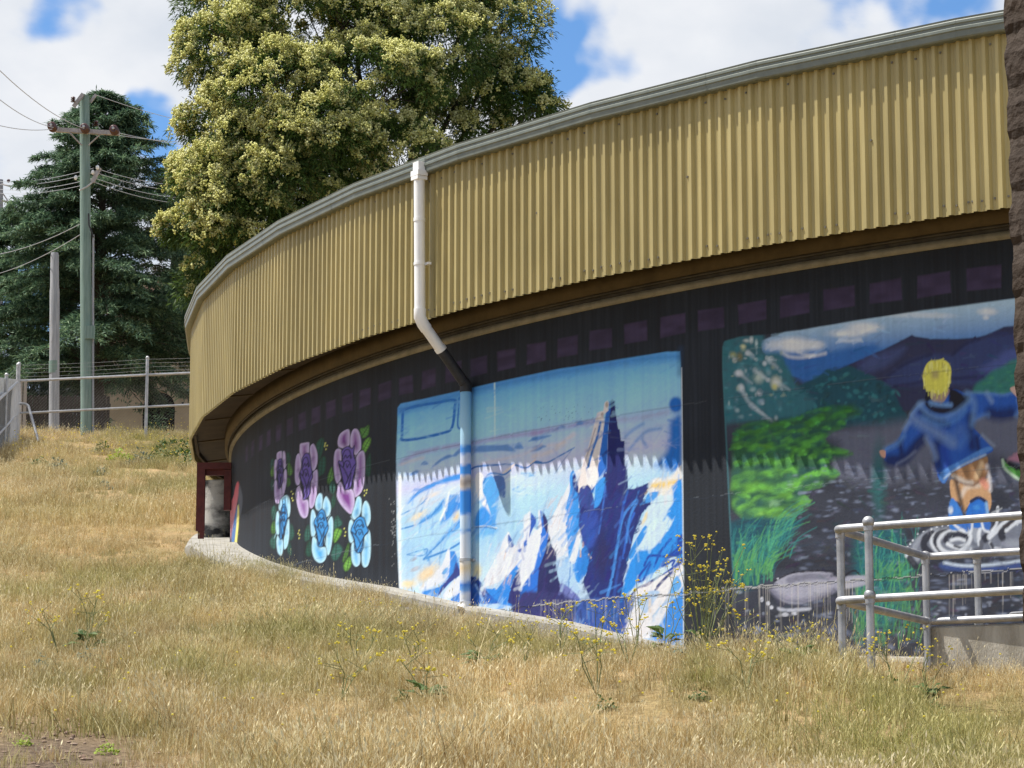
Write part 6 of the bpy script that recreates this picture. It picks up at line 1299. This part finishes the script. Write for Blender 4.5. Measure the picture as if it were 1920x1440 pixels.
# ------------------------------------------------------------------ weeds: wild mustard with yellow heads, and leafy rosettes
M['stem'] = mat('green_stem', (.10, .13, .05), .7, (.20, .22, .10), nscale=20); M['weed'] = mat('weed_leaf', (.045, .085, .022), .6, (.09, .14, .04), nscale=14, transl=.25); M['weedg'] = mat('grey_weed_leaf', (.10, .135, .095), .7, (.17, .20, .15), nscale=14, transl=.2); M['ylw'] = mat('yellow_petal', (.72, .60, .05), .6, (.78, .70, .14), nscale=30, transl=.3); M['lime'] = mat('lime_leaf', (.22, .30, .03), .6, (.30, .38, .05), nscale=14, transl=.3)
def mustard(px, py, Y, h, nst, label, seed, spread=.16, leaves=True):
    r = random.Random(seed); p = at(px, py, Y); p = Vector((p.x, Y, float(ground(p.x, Y)))); root = empty('mustard_plant', p, label=label, cat='weed', group='yellow-flowered mustard weeds in the grass')
    b = MB(); f = MB(); l = MB()
    for s in range(nst):
        a = r.uniform(0, 6.283); tip = p + Vector((math.cos(a)*spread*r.uniform(.2,1.5), math.sin(a)*spread*r.uniform(.2,1.2), h*r.uniform(.6,1.05))); m_ = p.lerp(tip, .5) + Vector((r.uniform(-.04,.04), r.uniform(-.04,.04), .04))
        b.tube([p, m_, tip], [.0036, .0026, .0015], 4, caps=False)
        for q in range(r.randint(2, 4)):
            t = r.uniform(.5, .95); s0 = m_.lerp(tip, (t-.5)*2); e = s0 + Vector((r.uniform(-.13,.13), r.uniform(-.13,.13), r.uniform(.0,.12))); b.tube([s0, e], [.002, .0012], 3, caps=False)
            for _ in range(r.randint(1, 4)):
                c = e + Vector((r.gauss(0,.010), r.gauss(0,.010), r.gauss(0,.008))); f.ball(c, r.uniform(.005,.010), 5, 3, (1,1,.6))
        for _ in range(r.randint(2, 5)):
            c = tip + Vector((r.gauss(0,.010), r.gauss(0,.010), r.gauss(0,.008))); f.ball(c, r.uniform(.006,.012), 5, 3, (1,1,.6))
    if leaves:
        for _ in range(16):
            a = r.uniform(0, 6.283); L = r.uniform(.08,.18); z = r.uniform(.0,.25)*h; d = Vector((math.cos(a), math.sin(a), r.uniform(.1,.9))).normalized(); s_ = d.cross(Vector((0,0,1))).normalized(); c = p + Vector((0,0,z)) + d*.02; w = L*.22
            l.add([c, c + d*L*.4 - s_*w, c + d*L*.5 + Vector((0,0,.01)), c + d*L*.4 + s_*w, c + d*L - Vector((0,0,L*.25))], [(0,1,2), (0,2,3), (1,4,2), (2,4,3)])
        obj('leaves', l.mesh('leaves'), M['weed'], root, kind='stuff')
    obj('stems', b.mesh('stems'), M['stem'], root, kind='stuff'); obj('flowers', f.mesh('flowers'), M['ylw'], root, kind='stuff')
mustard(1318, 1265, 18.2, .84, 26, 'big yellow-flowered mustard weed against the black gap between the murals', 1, .22)
for i, (px, py, Y, h, ns, lb_) in enumerate(((1120,1215,18.4,.36,7,'mustard weed with few heads in front of the tall painted spire'),(1195,1230,18.0,.5,7,'slender mustard weed in front of the low white painted rock'),(1050,1235,17.4,.32,7,'low mustard weed below the blue mural'),(1245,1240,17.8,.62,6,'tall thin mustard weed at the right end of the blue mural'),(1390,1225,18.0,.36,8,'mustard weed just right of the biggest one'),(1680,1210,15.4,.42,8,'mustard weed growing between the railing posts'),(1740,1225,15.6,.40,5,'mustard weed in front of the concrete upstand'),
      (1120,1340,14.2,.34,7,'mustard weed in the middle of the near grass'),(985,1235,16.4,.26,6,'short mustard weed left of the tall painted spire'),(905,1260,16.0,.24,6,'short mustard weed in grass below the downpipe'),(780,1260,16.2,.24,5,'sparse mustard weed in grass left of the downpipe'),(670,1250,16.3,.26,6,'sparse mustard weed below the rose mural'),(165,1195,17.5,.40,8,'mustard weed with many heads at left in the grass'),(110,1200,17.2,.30,6,'smaller mustard weed at the far left of the grass'),(1400,1330,14.0,.26,4,'thin mustard weed in the grass below the railing'),(800,1330,14.6,.22,5,'low mustard weed in the near grass'),(1180,1290,15.5,.26,6,'mustard weed in the straw below the low white rock'),(640,1320,14.8,.22,5,'small mustard weed in straw at lower left of centre'),(1500,1270,15.8,.2,4,'tiny mustard weed left of the railing post'))):
    mustard(px, py, Y, h, max(3, int(ns*.6)), lb_, 20+i, .13, leaves=(i % 3 == 0))
def rosette(px, py, Y, s, label, m_, seed, n=26):
    r = random.Random(seed); p = at(px, py, Y); p = Vector((p.x, Y, float(ground(p.x, Y)))); b = MB(); n = 170 if s > .2 else 60
    for _ in range(n):
        a = r.uniform(0, 6.283); L = s*r.uniform(.12,.26) + .012; d = Vector((math.cos(a), math.sin(a), r.uniform(-.3,1.4))).normalized(); s_ = d.cross(Vector((0,0,1))).normalized(); q = r.random()**.5
        c = p + Vector((math.cos(a*3.7)*q*s*.62, math.sin(a*3.7)*q*s*.5, r.uniform(.0,1.0)*s*.75*(1.1-q))); w = L*r.uniform(.14,.30)
        b.add([c, c + d*L*.45 - s_*w, c + d*L*.5 + Vector((0,0,.004)), c + d*L*.45 + s_*w, c + d*L - Vector((0,0,L*.2))], [(0,1,2), (0,2,3), (1,4,2), (2,4,3)])
    o = obj('leafy_weed', b.mesh('leafy_weed'), M[m_], label=label, cat='weed', group='leafy green weeds in the grass'); return o
for i, (px, py, Y, s, lb_, m_) in enumerate(((190,872,52,.42,'dark leafy weed on the bank below the green pole','weed'),(225,894,49,.40,'bright lime green patch of weed on the bank','lime'),(75,905,47,.34,'dark weed on the slope below the fence corner','weed'),(108,915,46,.36,'grey-green thistle on the slope at left','weedg'),(190,925,44,.24,'small grey-green weed in the middle of the bank','weedg'),(265,900,47,.5,'grey bushy weed beside the lime green patch','weedg'),(345,850,50,.55,'leafy green bush beside the corner of the yellow fascia','weed'),(320,830,53,.5,'leafy green bush left of the yellow fascia','weed'),(300,860,50,.42,'low green bush on the bank below the fence post','weed'),(355,890,46,.4,'green bush at the foot of the yellow fascia corner','weed'),
      (1270,1265,17.2,.15,'grey-leaved weed left of the biggest mustard weed','weedg'),(1665,1285,14.9,.16,'leafy green weed below the railing posts','weed'),(1750,1290,14.8,.16,'tall dark weed in front of the concrete upstand','weed'),(1130,1350,13.8,.12,'leafy weed in the near straw','weed'),(1310,1350,13.9,.1,'small green weed in the middle of the near grass','weed'),(200,1432,12.5,.09,'bright green tuft on the bare earth at lower left','lime'),(45,1408,12.8,.07,'small green tuft on bare earth by the left edge','lime'),(165,1240,16.6,.14,'grey leafy weed in the grass at left','weedg'),(80,1260,16.4,.12,'grey weed near the left edge of the grass','weedg'),(755,1320,14.6,.1,'pale green tuft in straw left of centre','weed'),(195,960,40,.22,'grey-green weed on the middle of the slope','weedg'))):
    rosette(px, py, Y, s, lb_, m_, 160+i, 44 if s > .3 else 26)
# scattered yellow heads over the bank, far too many to count
f = MB(); r = random.Random(9)
for _ in range(280):
    px, py = r.uniform(20, 360), r.uniform(790, 900); Y = 58-(py-795)/105*12 + r.uniform(-1,1)
    p = at(px, py, Y); z = float(ground(p.x, Y)); f.ball((p.x, Y, z + r.uniform(.15,.42)), r.uniform(.009,.016), 5, 3, (1,1,.6))
for _ in range(170):
    px, py = r.uniform(0, 1900), r.uniform(1060, 1430); Y = max(12.3, 20-(py-1080)/350*8 + r.uniform(-.8,.8)); p = at(px, py, Y); z = float(ground(p.x, Y))
    if math.hypot(p.x-CX, Y-CY) > RW+.4: f.ball((p.x, Y, z + r.uniform(.16,.30)), r.uniform(.005,.009), 5, 3, (1,1,.6))
obj('yellow_wildflowers', f.mesh('yellow_wildflowers'), M['ylw'], kind='stuff', label='tiny yellow flower heads scattered through the grass', cat='flowers')
# litter and clods on the bare earth
f = MB()
for _ in range(260):
    px, py = r.gauss(90, 120), r.gauss(1410, 35); Y = 12.3 + (1451-py)/33 + r.uniform(-.3,.3); p = at(px, py, Y); z = float(ground(p.x, Y)); s = .003 + .014*r.random()**3; f.ball((p.x, Y, z+s*.3), s, 6, 4, (r.uniform(.8,2.2), r.uniform(.8,1.6), r.uniform(.4,.9)))
obj('clods', f.mesh('clods'), M['rock'], kind='stuff', label='loose clods and litter on the bare earth', cat='soil')
